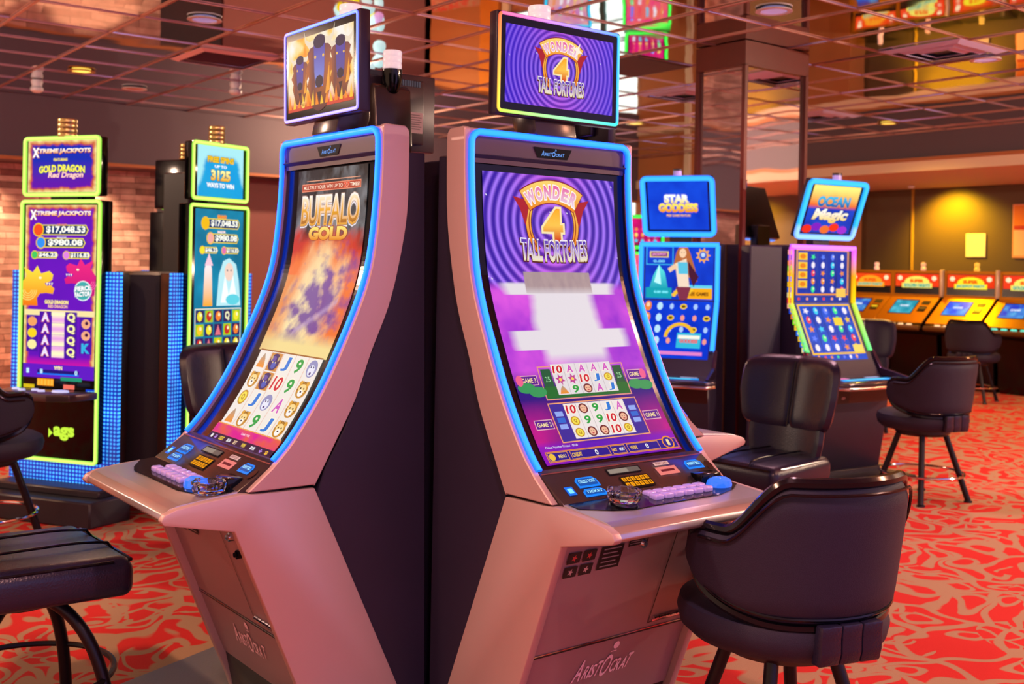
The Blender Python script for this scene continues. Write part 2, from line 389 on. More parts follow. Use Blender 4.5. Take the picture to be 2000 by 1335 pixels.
def swirl(cu, cv, gap, sy=1.0):
    def f(U, V):
        r = np.hypot(U - cu, (V - cv) * sy); ph = r / gap
        s = (0.5 + 0.5 * np.cos(2 * PI * ph)) ** 1.5
        pink = np.clip(1 - np.abs(U - cu) / .22, 0, 1) * np.clip(np.abs(V - cv) / .2, 0, 1)
        edge = np.clip(r / .33, 0, 1)
        c = mixc(A_('3A1CA0'), A_('A878FF'), s)
        c = mixc(c, A_('E848E0'), .75 * pink * (0.35 + .65 * s))
        c = mixc(c, A_('2A10B8'), .35 * edge * (1 - s))
        sp = (noi(U * 900, V * 900) > .985); c[sp] = 1.0
        return c
    return f
def wonder_logo(A, cu, cv, k):
    """banner, big figure and lettering; k = overall scale (1 = 0.3 m wide)"""
    g = vgrad('FFD870', 'F08810', cv - .12 * k, cv - .03 * k)
    A.arc(cu, cv + .02 * k, .092 * k, .118 * k, PI * .72, PI * 2.28, '5A1030', 60, 1.12)
    A.arc(cu, cv + .02 * k, .095 * k, .115 * k, PI * .72, PI * 2.28, vgrad('FFD860', 'F08018', cv - .1 * k, cv + .1 * k), 60, 1.12)
    A.arc(cu, cv + .02 * k, .101 * k, .105 * k, PI * .72, PI * 2.28, 'A04010', 60, 1.12)
    for s in (-1, 1):
        A.poly([(cu + s * .095 * k, cv - .055 * k), (cu + s * .168 * k, cv - .068 * k), (cu + s * .14 * k, cv - .03 * k), (cu + s * .118 * k, cv + .03 * k)], 'B02030')
    A.arc(cu, cv + .12 * k, .17 * k, .252 * k, -PI / 2 - .60, -PI / 2 + .60, '8A1830', 40)
    A.arc(cu, cv + .12 * k, .173 * k, .248 * k, -PI / 2 - .59, -PI / 2 + .59, g, 40)
    for i, ch in enumerate('WONDER'):
        a = -PI / 2 + (i - 2.5) * .185
        A.text(ch, cu + .209 * k * math.cos(a), cv + .12 * k + .209 * k * math.sin(a), (.040 if ch == 'W' else .030) * k, .046 * k, vgrad('E81890', 'F0F0FF', cv - .12 * k, cv - .02 * k), .05, 'FFF8F0', .07, 0, 0, -(a + PI / 2))
    A.text('4', cu, cv + .022 * k, .088 * k, .112 * k, vgrad('FF9810', 'F8D060', cv - .035 * k, cv + .08 * k, 'C82010'), .04, 'FFE8B0', .05)
    A.text('4', cu, cv + .022 * k, .082 * k, .106 * k, vgrad('FFB020', 'FFC850', cv - .03 * k, cv + .075 * k, 'D82808'), .02)
    A.text('TALL FORTUNES', cu, cv + .113 * k, .300 * k, .082 * k, '5A2010', .09, None, .05, 0, -.004 * k)
    A.text('TALL FORTUNES', cu, cv + .110 * k, .292 * k, .078 * k, vgrad('F8F0FF', 'E8D8A0', cv + .07 * k, cv + .15 * k), .05, None, .03, 0, -.004 * k)
    A.text('TALL FORTUNES', cu, cv + .110 * k, .285 * k, .068 * k, vgrad('5028B0', 'B090E8', cv + .08 * k, cv + .14 * k, 'F0E8D0'), .015, None, .03, 0, -.004 * k)

def art_wonder():
    A = Art()
    def base(U, V):
        c = swirl(.0, .305, .0335)(U, V)
        n = fbm(U * 9 + 3, V * 9)
        low = mixc(A_('9020D0'), A_('F060E8'), n * 1.3 - .2)                  # pink and violet clouds
        c2 = mixc(A_('2A0C80'), A_('E01890'), np.clip(1.6 * np.abs(U) / .29 - .5, 0, 1) * np.clip((V - .9) / .1, 0, 1) * (.4 + .8 * n))
        c = mixc(c, low, np.clip((V - .50) / .03, 0, 1)); c = mixc(c, c2, np.clip((V - .80) / .06, 0, 1))
        c = mixc(c, A_('7010C8'), np.clip((V - 1.04) / .02, 0, 1) * .7)
        wx = .155 + .035 * (fbm(V * 20, U * 4 + 9) - .5) + np.where((V > .50) & (V < .545), .10, 0) + np.where((V > .665) & (V < .735), .105, 0)
        wv = np.clip((V - .50) / .008, 0, 1) * np.clip((.80 - V) / .05, 0, 1)
        c = mixc(c, A_('E6DEE6'), wv * np.clip((wx - np.abs(U)) / .04, 0, 1))  # white area of the picture, part of it painted flare
        b = (np.abs(U) < .145) & (V > .468) & (V < .54)
        bl = mixc(A_('B8A0A0'), A_('A08890'), fbm(U * 60, V * 25)); t = np.clip((.555 - V) / .04, 0, 1) * b
        return mixc(c, bl, t)
    A.grid(-.29, .29, .141, 1.12, 130, 230, base)
    wonder_logo(A, 0, .285, 1.0)
    # upper reels in a green frame, partly faded by the white area
    A.frame(-.185, .79, .185, .905, .004, 'E89880')
    A.rect(-.18, .86, .18, .900, '0E6A2C')
    for u in (-.155, .155): A.rect(u - .02, .80, u + .02, .86, '105838'); A.text('25', u, .835, .02, .018, 'A0E0A8', 0, None)
    A.rect(-.13, .785, .13, .89, 'E4DCE0')
    rows = [['10', 'A', 'A', 'A', 'A'], ['flower', 'flower', '10', 'J', 'coin'], ['rock', '9', 'face', 'A', 'J']]
    for r, row in enumerate(rows):
        for q, k in enumerate(row): sym(A, k, -.104 + q * .052, .803 + r * .035, .05, .034)
    for q in range(6): A.rect(-.1305 + q * .052, .785, -.1295 + q * .052, .89, '907880')
    # lower reels in a violet frame
    A.rect(-.185, .917, .185, 1.05, '3A2898'); A.frame(-.19, .915, .19, 1.052, .004, 'F0A070')
    for u in (-.158, .158):
        for j in range(3): A.rect(u - .016, .945 + j * .022, u + .016, .962 + j * .022, '2868D0' if j % 2 else '90A8F0')
    A.rect(-.13, .921, .13, 1.042, 'EEE4E2')
    rows = [['10', 'face', '9', 'J', 'A'], ['coin', '9', '9', '10', 'face'], ['coin', 'face', 'face', '10', 'coin']]
    for r, row in enumerate(rows):
        for q, k in enumerate(row): sym(A, k, -.104 + q * .052, .941 + r * .0405, .05, .038)
    for q in range(6): A.rect(-.1305 + q * .052, .921, -.1295 + q * .052, 1.042, '907880')
    for (u, v, t) in ((-.232, .835, 'GAME 3'), (.232, .835, 'GAME 4'), (-.232, .985, 'GAME 2'), (.232, .985, 'GAME 1')):
        A.rect(u - .036, v - .017, u + .036, v + .017, 'E8B0C0'); A.rect(u - .033, v - .014, u + .033, v + .014, '5A1890'); A.text(t, u, v, .056, .015, 'F8E0A0', .02)
    for (u, v) in ((-.25, .86), (-.21, .875), (.22, .87), (.26, .875)): A.oval(u, v, .035, .018, '309858')
    for u in (-.27, .265): A.oval(u, .835, .014, .018, 'F06090')
    # message line and credit bar
    A.text('Oldest Voucher Printed - $0.00', -.20, 1.062, .13, .009, 'F0F0FF', .0)
    A.rect(-.275, 1.075, .285, 1.113, 'E88830'); A.rect(-.272, 1.078, .282, 1.110, '28188C')
    for u0, u1 in ((-.27, -.19), (-.18, -.02), (-.01, .05), (.06, .20)):
        A.frame(u0, 1.079, u1, 1.109, .002, 'F0A040')
    A.oval(-.255, 1.094, .012, .012, 'F0C040'); A.text('MENU', -.215, 1.094, .03, .012, 'F0D080', .02)
    A.text('CREDIT', -.155, 1.094, .04, .014, 'F8C840', .03); A.text('0', -.075, 1.094, .012, .018, 'FFFFFF', .02)
    A.text('BET', .003, 1.094, .018, .010, 'F8C840', .03); A.text('400', .032, 1.094, .022, .011, 'FFFFFF', .02)
    A.text('WIN', .085, 1.094, .03, .014, 'F8C840', .03); A.text('0', .145, 1.094, .012, .018, 'FFFFFF', .02)
    A.oval(.245, 1.09, .026, .024, 'F09030'); A.oval(.245, 1.09, .021, .019, '2A1A90'); A.text('1', .245, 1.09, .012, .022, 'F8E0A0', .03)
    return A

def art_buffalo():
    A = Art()
    def base(U, V):
        n = fbm(U * 12 + 40 + V * 4, V * 9 + 3, 5); n2 = fbm(U * 26 + V * 8, V * 16 + 11 - U * 8, 5)
        dark = mixc(A_('1A1C24'), A_('8A8E94'), np.clip(n * 1.8 - .5, 0, 1)); dark = mixc(dark, A_('0A0C10'), np.clip((n2 - .5) * 4, 0, 1))
        ra = np.hypot(U / .22, (V - .62) / .32)
        fire = mixc(A_('F8E0A8'), A_('F07028'), np.clip(ra * 1.5 - .55 + (n - .5) * 1.2, 0, 1))
        fire = mixc(fire, A_('C81818'), np.clip((.46 - V) / .08 + np.abs(U) / .2 - .9 + (n2 - .5), 0, 1) * .9)
        n3 = fbm(U * 22 + V * 14 + 5, V * 26 - U * 9, 5); p = np.clip(1.25 - np.hypot((U - .06) / .21, (V - .63 + .3 * U) / .15) + (n3 - .5) * 2.2, 0, 1)
        fire = mixc(fire, A_('5A1C98'), p * .9)
        st = np.clip(1 - np.abs((V - .66) + (U - .05) * .55) / .02, 0, 1) * (U > -.04) * (U < .19); fire = mixc(fire, A_('C8A8D0'), st * .55)
        fire = mixc(fire, A_('F0D890'), np.clip((V - .70) / .05, 0, 1)); fire = mixc(fire, A_('D8A860'), np.clip(-U / .25 - .4, 0, 1) * (V > .5))
        m = np.clip((V - .34 + (n - .5) * .12) / .05, 0, 1)
        c = mixc(dark, fire, m)
        return c
    A.grid(-.27, .27, .125, .785, 120, 170, base)
    A.rect(-.20, .163, .22, .166, 'E8A080')
    A.rect(-.235, .174, .225, .202, 'F09070'); A.rect(-.232, .177, .222, .199, 'B84028')
    A.text('MULTIPLY YOUR WIN UP TO', -.065, .188, .31, .013, 'FFE8D0', .01); A.text('27', .12, .188, .04, .018, 'F04020', .03, 'FFD0B0', .03); A.text('TIMES!', .18, .188, .07, .013, 'FFE8D0', .02)
    A.text('BUFFALO', 0, .275, .46, .115, 'E8E0E8', .09, None, .06); A.text('BUFFALO', 0, .270, .455, .11, vgrad('FFF8F0', 'E8A020', .22, .32), .06, 'A88878', .02)
    A.text('BUFFALO', 0, .270, .445, .095, vgrad('FFF0D0', 'F0A818', .22, .32, 'A05810'), .0)
    A.text('GOLD', 0, .352, .30, .048, vgrad('FFE878', 'E88810', .33, .375), .06, 'A84010', .04)
    # reels
    A.rect(-.25, .783, .25, 1.07, 'F0E8E0')
    A.rect(-.25, .781, .25, .786, 'A06020')
    rows = [['rock', 'beast', 'J', '9', 'wolf'], ['cat', 'beast', '10', '9', 'cat'], ['coin', 'J', 'wolf', 'A', 'cat'], ['rock', 'cat', '9', 'J', 'cat']]
    for q in range(1, 5): A.rect(-.251 + q * .1, .786, -.249 + q * .1, 1.07, 'E07838')
    for r, row in enumerate(rows):
        for q, k in enumerate(row): sym(A, k, -.20 + q * .1, .822 + r * .071, .09, .066)
    A.rect(-.26, 1.068, .26, 1.072, 'F0A050')
    def pk(U, V):
        n = fbm(U * 20, V * 40); return mixc(A_('E01090'), A_('E85848'), np.clip(n * 2.2 - .8 + np.abs(U) * 1.5, 0, 1))
    A.grid(-.265, .265, 1.072, 1.108, 50, 6, pk); A.text('GAME OVER', 0, 1.087, .07, .008, 'FFE8F0', .01)
    A.rect(-.265, 1.108, .265, 1.137, '3A1838')
    for u, wd, t, cc in ((-.235, .02, 'i', 'F0F0F0'), (-.20, .02, '$', 'C090F0'), (-.15, .045, 'CREDIT', 'F8D830'), (-.085, .035, '$0.00', 'FFFFFF'), (-.03, .03, 'BET', 'F0D0A0'), (.04, .035, 'WIN', 'F8D830'), (.115, .04, '$0.00', 'FFFFFF'), (.18, .025, '+', 'C090F0'), (.225, .025, '$', 'F8C030')):
        A.rect(u - wd / 2, 1.113, u + wd / 2, 1.132, '4A2850'); A.text(t, u, 1.122, wd * .9, .014, cc, .03)
    return A

def shear_art(A, k):
    A.v = [(u * .92 + .008 + (v - .15) * k, v) for u, v in A.v]; return A
def art_top_buffalo():
    A = Art()
    def base(U, V):
        n = fbm(U * 14 + 7, V * 14, 5)
        c = mixc(A_('F8D060'), A_('F8F0E8'), np.clip((n - .35) * 3, 0, 1)); c = mixc(c, A_('F09020'), np.clip((.42 - n) * 5, 0, 1))
        c = mixc(c, A_('F07010'), np.clip((V - .19) / .05 + (n - .5) * 2, 0, 1) * .6); return mixc(c, A_('D02010'), np.clip((V - .225) / .015, 0, 1) * .9)
    A.grid(-.237, .237, 0, .255, 80, 46, base)
    for cu, cv, k in ((-.145, .12, .8), (.0, .095, 1.2), (.15, .10, .95)):     # horned beasts' heads in shaggy manes
        A.poly([(cu + k * .075 * math.sin(q * PI / 12) * (1 + .12 * (-1) ** q), cv + k * (.02 - .095 * math.cos(q * PI / 12)) + (.03 * k if 8 < q < 16 else 0)) for q in range(24)], vgrad('2A1A50', 'B86020', cv - .08 * k, cv + .15 * k, '4A2030'))
        for s in (-1, 1):
            A.poly([(cu + s * .03 * k, cv - .045 * k), (cu + s * .062 * k, cv - .040 * k), (cu + s * .088 * k, cv - .062 * k), (cu + s * .092 * k, cv - .095 * k), (cu + s * .080 * k, cv - .070 * k), (cu + s * .058 * k, cv - .060 * k), (cu + s * .032 * k, cv - .066 * k)], 'E8D8C0')
        A.poly([(cu - .034 * k, cv - .05 * k), (cu + .034 * k, cv - .05 * k), (cu + .030 * k, cv + .03 * k), (cu + .022 * k, cv + .075 * k), (cu - .022 * k, cv + .075 * k), (cu - .030 * k, cv + .03 * k)], vgrad('4838A0', '7888D8' if k > 1 else '504890', cv - .05 * k, cv + .07 * k))
        A.oval(cu, cv - .055 * k, .036 * k, .020 * k, '201440', 14)
        for s in (-1, 1): A.oval(cu + s * .024 * k, cv - .012 * k, .006 * k, .005 * k, 'F8C040', 8)
        A.oval(cu, cv + .06 * k, .024 * k, .018 * k, '181030', 12); A.poly([(cu - .014 * k, cv + .09 * k), (cu + .014 * k, cv + .09 * k), (cu, cv + .12 * k)], '301428')
        A.poly([(cu + .035 * k, cv + .1 * k), (cu + .06 * k, cv + .01 * k), (cu + .062 * k, cv + .09 * k)], 'F0A030')
    for k in range(14):
        u = -.22 + k * .034; A.poly([(u - .012, .245), (u + (k % 3 - 1) * .006, .19 + (k * 7 % 5) * .006), (u + .012, .245)], 'F8C030' if k % 2 else 'F88820')
    A.oval(-.12, .236, .014, .012, 'F8D060'); A.text('GOLD', -.12, .236, .022, .01, '903008', .03)
    return A
def art_top_wonder():
    A = Art(); A.grid(-.237, .237, 0, .255, 120, 66, lambda U, V: mixc(swirl(0, .128, .0185)(U, V), A_('3010E0'), .45 * np.clip(np.abs(U) / .24, 0, 1)))
    wonder_logo(A, .0, .108, .70)
    A.star(.07, .05, .028, .008, 4, 'FFF0E0', .4)
    return A

def neon_loop(name, parent, path, fmap, wd, ht, colf, m=None, closed=False, gain=1.0):
    """a raised light guide along a path of the (u,v) plane, brighter along its middle"""
    N = len(path); sec = [(-.5, 0, .25), (-.5, .7, .45), (-.22, 1, 1), (.22, 1, 1), (.5, .7, .45), (.5, 0, .25)]
    V = []; Fc = []; Co = []
    for i, (u, v) in enumerate(path):
        p = path[(i - 1) % N] if (closed or i) else path[i]; q = path[(i + 1) % N] if (closed or i < N - 1) else path[i]
        du, dv = q[0] - p[0], q[1] - p[1]; L = math.hypot(du, dv) or 1; nu, nv = dv / L, -du / L
        cc, ce = colf(i / (N - 1), u, v)
        for o, h, b in sec:
            V.append(fmap(u + nu * o * wd, v + nv * o * wd, h * ht)); Co.append(tuple(x * gain * b + y * gain * (1 - b) for x, y in zip(cc, ce)) + (1,))
    S = len(sec)
    for i in range(N if closed else N - 1):
        j = (i + 1) % N
        for k in range(S - 1): Fc.append((i * S + k, i * S + k + 1, j * S + k + 1, j * S + k))
        Fc.append((i * S + S - 1, i * S, j * S, j * S + S - 1))
    me = bpy.data.meshes.new(name); me.from_pydata(V, [], Fc)
    a = me.color_attributes.new('Col', 'FLOAT_COLOR', 'POINT'); a.data.foreach_set('color', np.array(Co).ravel())
    return link(name, me, m or neon_m, parent, True)
def rounded_path(w, v0, v1, r, closed, n=60):
    """u = +-w; from the lower left up, over and down again (v down)"""
    P = []
    P += [(-w, v1 - (v1 - v0 - r) * k / n) for k in range(n)]
    P += [(-w + r - r * math.cos(a), v0 + r - r * math.sin(a)) for a in [PI / 2 * k / 8 for k in range(9)]]
    P += [(-w + r + (2 * w - 2 * r) * k / 12, v0) for k in range(1, 12)]
    P += [(w - r + r * math.sin(a), v0 + r - r * math.cos(a)) for a in [PI / 2 * k / 8 for k in range(9)]]
    P += [(w, v0 + r + (v1 - v0 - r) * k / n) for k in range(1, n + 1)]
    if closed: P += [(w - 2 * w * k / 12, v1) for k in range(1, 12)]
    return P
def rect_path(u0, v0, u1, v1, r=.012, n=10):
    P = []
    def seg(a, b):
        for k in range(n): t = k / n; P.append((a[0] + (b[0] - a[0]) * t, a[1] + (b[1] - a[1]) * t))
    def cor(cx, cy, a0):
        for k in range(5): a = a0 + PI / 2 * k / 5; P.append((cx + r * math.cos(a), cy + r * math.sin(a)))
    seg((u0, v1 - r), (u0, v0 + r)); cor(u0 + r, v0 + r, PI); seg((u0 + r, v0), (u1 - r, v0)); cor(u1 - r, v0 + r, -PI / 2)
    seg((u1, v0 + r), (u1, v1 - r)); cor(u1 - r, v1 - r, 0); seg((u1 - r, v1), (u0 + r, v1)); cor(u0 + r, v1 - r, PI / 2)
    return P
BLUE = lambda t, u, v: ((.05, .58, 4.5), (.0, .09, 3.2))
def hue_at(u, v, w, h):
    """rainbow round the frame of the right-hand top display"""
    if u < -w * .97: return ((1.6, .25 + .9 * v / h, .10), (.7, .08 + .35 * v / h, .05))
    if v > h * .97: t = (u + w) / (2 * w); return ((.9 - .85 * t, 1.2, .10 + 1.0 * t), (.2, .5, .05 + .4 * t))
    if u > w * .97: return ((.15, .9, 1.6), (.0, .25, 1.2))
    t = (u + w) / (2 * w); return ((1.4 - 1.25 * t, .25 + .35 * t, .5 + 1.3 * t), (.6 - .55 * t, .03, .35 + .8 * t))

def lettering(name, A, fmap, m, parent, h=.0012, cut=None):
    return A.build(name, fmap, m, parent, .0003, cut, 1.0, h)
letter_m = colour_emitter('printed_letters', 0.0)   # replaced below: letters take their colour from the mesh, no glow
def printed(name, rough=.5, metal=0.0):
    if name in MATS: return MATS[name]
    m = bpy.data.materials.new(name); m.use_nodes = True; nt = m.node_tree; b = nt.nodes['Principled BSDF']
    at = nt.nodes.new('ShaderNodeAttribute'); at.attribute_name = 'Col'; nt.links.new(at.outputs['Color'], b.inputs['Base Color'])
    b.inputs['Roughness'].default_value = rough; b.inputs['Metallic'].default_value = metal; MATS[name] = m; return m
print_m = printed('printed_ink')

def maker_word(A, cu, cv, wd, ht, col, shear=.25):
    """the maker's word mark with its tall A, big O and a dot over it"""
    x = cu - wd / 2
    for ch, w, h, dy in (('A', .15, 1.0, -.1), ('R', .09, .6, .05), ('I', .03, .6, .05), ('S', .08, .6, .05), ('T', .09, .7, 0), ('O', .17, 1.0, -.05), ('C', .09, .6, .05), ('R', .09, .6, .05), ('A', .10, .6, .05), ('T', .09, .7, 0)):
        A.text(ch, x + w * wd / 2, cv + dy * ht, w * wd * .92, h * ht, col, .012, None, .05, shear); x += w * wd * 1.03
    A.oval(cu + wd * .13, cv - ht * .95, ht * .17, ht * .17, col); A.rect(cu + wd * .06, cv - ht * .70, cu + wd * .16, cv - ht * .66, col)

def curved_machine(loc, rz, label, screen_art, top_art, top_cols, full=True, shift=0.0):
    t = thing('slot_machine', label, 'slot machine', loc, rz, 'curved-screen slot machines of the near pod')
    W = .37
    f = spline(PF, 6); b = spline(PB, 4)
    for s in (-1, 1):                                           # upper side panels
        pts = [(-.10 + .10, 2.04)] + [(-a, z) for a, z in f if z < 2.031] + [(-.385, .985), (-.465, .922), (-.415, .921), (-.25, .918)] + [(-a, z) for a, z in reversed(b) if z < 2.02] + [(.098, 2.03), (.085, 2.043), (.01, 2.046)]
        bm = BM(); lo, hi = sorted((s * .345, s * W)); prism(bm, pts, 'x', lo, hi, .003, 1); from_bm('side_panel', bm, silver, t)
        low = [(-.245, .908), (-.42, .914), (-.48, .920), (-.60, .912), (-.68, .903), (-.712, .892), (-.724, .875), (-.715, .862), (-.505, .812), (-.222, .1), (-.20, .03), (.13, .03), (.105, .1), (.04, .256)]
        bm = BM(); lo, hi = sorted((s * .340, s * W)); prism(bm, low, 'x', lo, hi, .004, 2); from_bm('lower_side_panel', bm, silver, t)
    body = [(-.01, 1.96), (.172, 1.96), (.172, .03), (.05, .03), (-.15, .5), (-.24, .85), (-.20, .96), (-.13, 1.08), (-.06, 1.25), (.0, 1.4), (.05, 1.6), (.06, 1.9)]
    bm = BM(); prism(bm, body, 'x', -.352, .352, .004, 1); from_bm('cabinet_body', bm, blackbody, t)
    cap = [(.004, 2.04), (.02, 2.045), (.08, 2.042), (.096, 2.025), (.099, 1.962), (.04, 1.962), (.01, 1.97)]
    bm = BM(); prism(bm, cap, 'x', -.366, .366, .006, 2); from_bm('top_cap', bm, silver, t)
    # front: header, dark glass, picture
    A = Art(); A.grid(-.345, .345, .035, 1.143, 6, 70, '000000')
    o = A.build('screen_bezel', smap, gloss_black, t, .0004, None, 1, -.016)
    A = Art(); A.grid(-.33, .33, .032, .118, 4, 8, '000000'); A.build('header_panel', smap, header_m, t, 0, None, 1, -.006)
    if full:
        A = Art(); A.poly([(-.085, .048), (.085, .048), (.065, .083), (-.065, .083)], '050508'); maker_word(A, 0, .069, .10, .017, '70A8FF', .15)
        A.build('maker_badge', smap, art_m, t, .0006, None, 1, -.004)
    screen_art.build('screen', smap, art_m, t, .00025, .018, 1, -.013)
    neon_loop('neon_tube', t, rounded_path(.345, .020, 1.145, .035, False), smap, .021, .012, BLUE)
    # control panel
    A = Art(); A.grid(-.345, .345, 0, 1, 1, 1, '000000')
    bm = BM(); prism(bm, [(-.35, 1.0), (-.378, .995), (-.485, .926), (-.50, .90), (-.35, .90)], 'x', -.345, .345, .003, 1); cp = from_bm('control_panel', bm, console_m, t)
    if full:
        bm = BM(); prism(bm, [(-.4, 1.003), (-.405, 1.001), (-.494, .928), (-.49, .92), (-.40, .99)], 'x', -.2, .19, .004, 2); 
        A = Art(); A.rect(-.345, -.01, .345, .03, '88702C'); A.build('maker_strip', cmap, mat('strip_gold', '8A5A58', .3, .6), cp, .0003, None, 1, .0015)
        A = Art(); A.rect(-.105, .12, .035, .34, '181418'); A.rect(-.1, .15, .03, .31, '7A6A62'); A.rect(-.098, .16, -.02, .30, 'A8988A'); A.build('card_display', cmap, art_m, cp, .0004, None, .8, .003)
        kp = Art(); kp.rect(-.078, .44, .042, .86, '201008')
        for r in range(2):
            for q in range(6): kp.rect(-.073 + q * .019, .48 + r * .18, -.058 + q * .019, .62 + r * .18, 'F8A008'); kp.text(str((r * 6 + q) % 10), -.0655 + q * .019, .55 + r * .18, .006, .08, '7A4000', .02)
        kp.build('keypad', cmap, art_m, cp, .0008, None, 1, .003)
        A = Art(); A.rect(.10, .12, .165, .24, 'E8B0A8'); A.text('INSERT CARD', .132, .18, .05, .07, '803038', .02); A.rect(.09, .30, .18, .58, 'F08078'); A.rect(.105, .40, .165, .48, '702028'); A.build('card_slot', cmap, art_m, cp, .001, None, 1, .003)
        bl = 'A8E8FF'
        for nm, u0, u1, v0, v1, txt in (('ticket_slot', -.25, -.165, .28, .62, 'COLLECT TICKET'), ('ticket_tray', -.25, -.165, .66, .92, 'TICKET'), ('bill_acceptor', .225, .30, .20, .52, 'INSERT BILL')):
            A = Art(); A.poly([(u0, v1), (u0, v0 + .1), (u0 + .012, v0), (u1 - .012, v0), (u1, v0 + .1), (u1, v1)], '0878E8'); A.poly([(u0 + .006, v1 - .06), (u0 + .006, v0 + .12), (u0 + .014, v0 + .05), (u1 - .014, v0 + .05), (u1 - .006, v0 + .12), (u1 - .006, v1 - .06)], '064A98')
            A.text(txt, (u0 + u1) / 2, (v0 + v1) / 2 - .02, (u1 - u0) * .75, (v1 - v0) * .3, bl, .02); A.build(nm, cmap, neon_m, cp, .001, None, 1.3, .003)
        A = Art(); A.rect(-.305, .52, -.275, .80, '0868E0'); A.rect(-.299, .58, -.281, .74, '80E0FF'); A.build('call_button', cmap, neon_m, cp, .001, None, 1.2, .003)
        bm = BM(); prism(bm, [(-.448, .955), (-.50, .955), (-.50, .915), (-.47, .915)], 'x', .215, .305, .004, 2); from_bm('bill_tray', bm, gloss_black, cp)
        A = Art(); A.oval(.325, .45, .014, .16, '100C10'); A.build('speaker_grille', cmap, mat('grille', '100C10', .3), cp, .001, None, 1, .003)
    # button deck with a rounded front lip
    dk = [(-.48, .925), (-.66, .9095), (-.69, .902), (-.712, .888), (-.716, .872), (-.705, .862), (-.66, .852), (-.50, .82), (-.40, .85), (-.40, .92)]
    bm = BM(); prism(bm, dk, 'x', -.344, .344, .003, 2); dk_o = from_bm('button_deck', bm, deck_m, t)
    if full:
        A = Art(); pts = [(-.335, .0), (.335, .0), (.335, .05), (.27, .09), (.18, .115), (-.1, .115), (-.19, .12), (-.25, .10), (-.335, .05)]
        A.add(pts, [tuple(range(9))], '0A0A12'); A.build('glass_inlay', dmap, gloss_black, dk_o, .0003, None, 1, .0015)
        bcol = mat('deck_button', 'B8A0E0', .12, .2, 'A088E8', .22)
        for r in range(2):
            for q in range(6):
                bm = BM(); u = -.03 + q * .043 - r * .012 + shift; v = .022 + r * .042
                box(bm, (u - .018, -(.49 + v + .017), .917), (u + .018, -(.49 + v - .015), .936), .006, 3); from_bm('deck_button', bm, bcol, dk_o)
        bm = BM(); lathe(bm, [(0, .03), (.02, .03), (.034, .022), (.038, .01), (.038, .0)], 24, (.262 + shift, -.53 - abs(shift) * .2, .918), 1.25, .9); from_bm('spin_button', bm, mat('spin_button', '3068F0', .1, 0, '2070FF', .8), dk_o)
    # lower front
    bm = BM(); prism(bm, [(-.475, .815), (-.238, .20), (-.16, .20), (-.36, .815)], 'x', -.338, .338); lf = from_bm('lower_front', bm, silver_dk, t)
    A = Art(); A.rect(-.338, .432, .338, .438, '100C10'); A.build('panel_gap', bmap, satin_black, lf, .0004, None, 1, .001)
    if full:
        A = Art(); A.rect(-.338, .438, .338, .442, 'F0C8C8'); A.build('panel_trim', bmap, chrome, lf, .0004, None, 1, .001)
        A = Art()
        A.poly([(.145, .81), (.149, .81), (.149, .46), (.145, .46)], '000000'); A.rect(.145, .460, .32, .463, '000000'); A.build('door_seam', bmap, satin_black, lf, .0004, None, 1, .0012)
        for u, v in ((.0, .765), (.23, .765), (.24, .71)):
            bm = BM(); cyl(bm, (0, 0, 0), .014, .014, 16, 'y'); cyl(bm, (0, -.008, 0), .008, .01, 12, 'y'); o = from_bm('door_lock', bm, chrome if v > .74 else gloss_black, lf)
            p = bmap(u, v, .008); o.location = p
        bm = BM()
        for k in range(6): p = bmap(.165 + k * .026, .475, .004); cyl(bm, (p[0], p[1], p[2]), .006, .02, 8, 'x')
        p = bmap(.16, .468, .004); box(bm, (p[0], p[1] - .002, p[2] - .003), (p[0] + .15, p[1] + .002, p[2] + .002)); from_bm('door_hinge', bm, chrome, lf)
        A = Art()
        for r in range(2):
            for q in range(2): A.rect(-.30 + q * .06, .775 - r * .045, -.25 + q * .06, .74 - r * .045, '181014'); A.star(-.275 + q * .06, .757 - r * .045, .012, .005, 5, 'C0A0A0' if r else 'C04040')
        A.rect(-.17, .775, -.08, .70, '0C0A0E')
        for k in range(5): A.rect(-.16, .768 - k * .014, -.09 - .01 * (k % 2), .764 - k * .014, '8A8088')
        A.rect(-.06, .79, .02, .76, '0C0A0E')
        for k in range(3): A.rect(-.055, .785 - k * .008, .015, .782 - k * .008, '8A8088')
        A.build('service_labels', bmap, print_m, lf, .0004, None, 1, .002)
        A = Art(); maker_word(A, 0, -.335, .24, .075, 'F0D0E4', .25); A.build('maker_name', lambda u, v, h: bmap(u, -v, h), print_m, lf, .0004, None, 1, .0015)
    bm = BM(); prism(bm, [(-.236, .20), (-.20, .03), (.10, .03), (.10, .2)], 'x', -.336, .336, .003, 1); from_bm('kick_plate', bm, satin_black, t)
    # top display on its arm, candle lamp behind it
    bm = BM(); prism(bm, [(-.02, 2.04), (.10, 2.04), (.12, 2.10), (.10, 2.34), (.07, 2.36), (.035, 2.30), (.0, 2.12)], 'x', -.09, .09, .008, 2); from_bm('display_arm', bm, console_m, t)
    bm = BM(); box(bm, (-.272, -.03, 2.092), (.272, .012, 2.427), .006, 2); box(bm, (-.2, .005, 2.12), (.2, .04, 2.40), .01, 2); tm = from_bm('top_display', bm, mat('display_case', '2A2030', .3, .2), t)
    if top_art:
        fm = flatmap(0, -.0305, 2.388)
        A = Art(); A.grid(-.262, .262, -.03, .285, 1, 1, '000000'); A.build('display_glass', fm, gloss_black, tm, 0, None, 1, .0008)
        top_art.build('picture', fm, art_m, tm, .0002, None, 1, .0015)
        neon_loop('light_frame', tm, rect_path(-.262, -.03, .262, .285), fm, .011, .005, top_cols, closed=True)
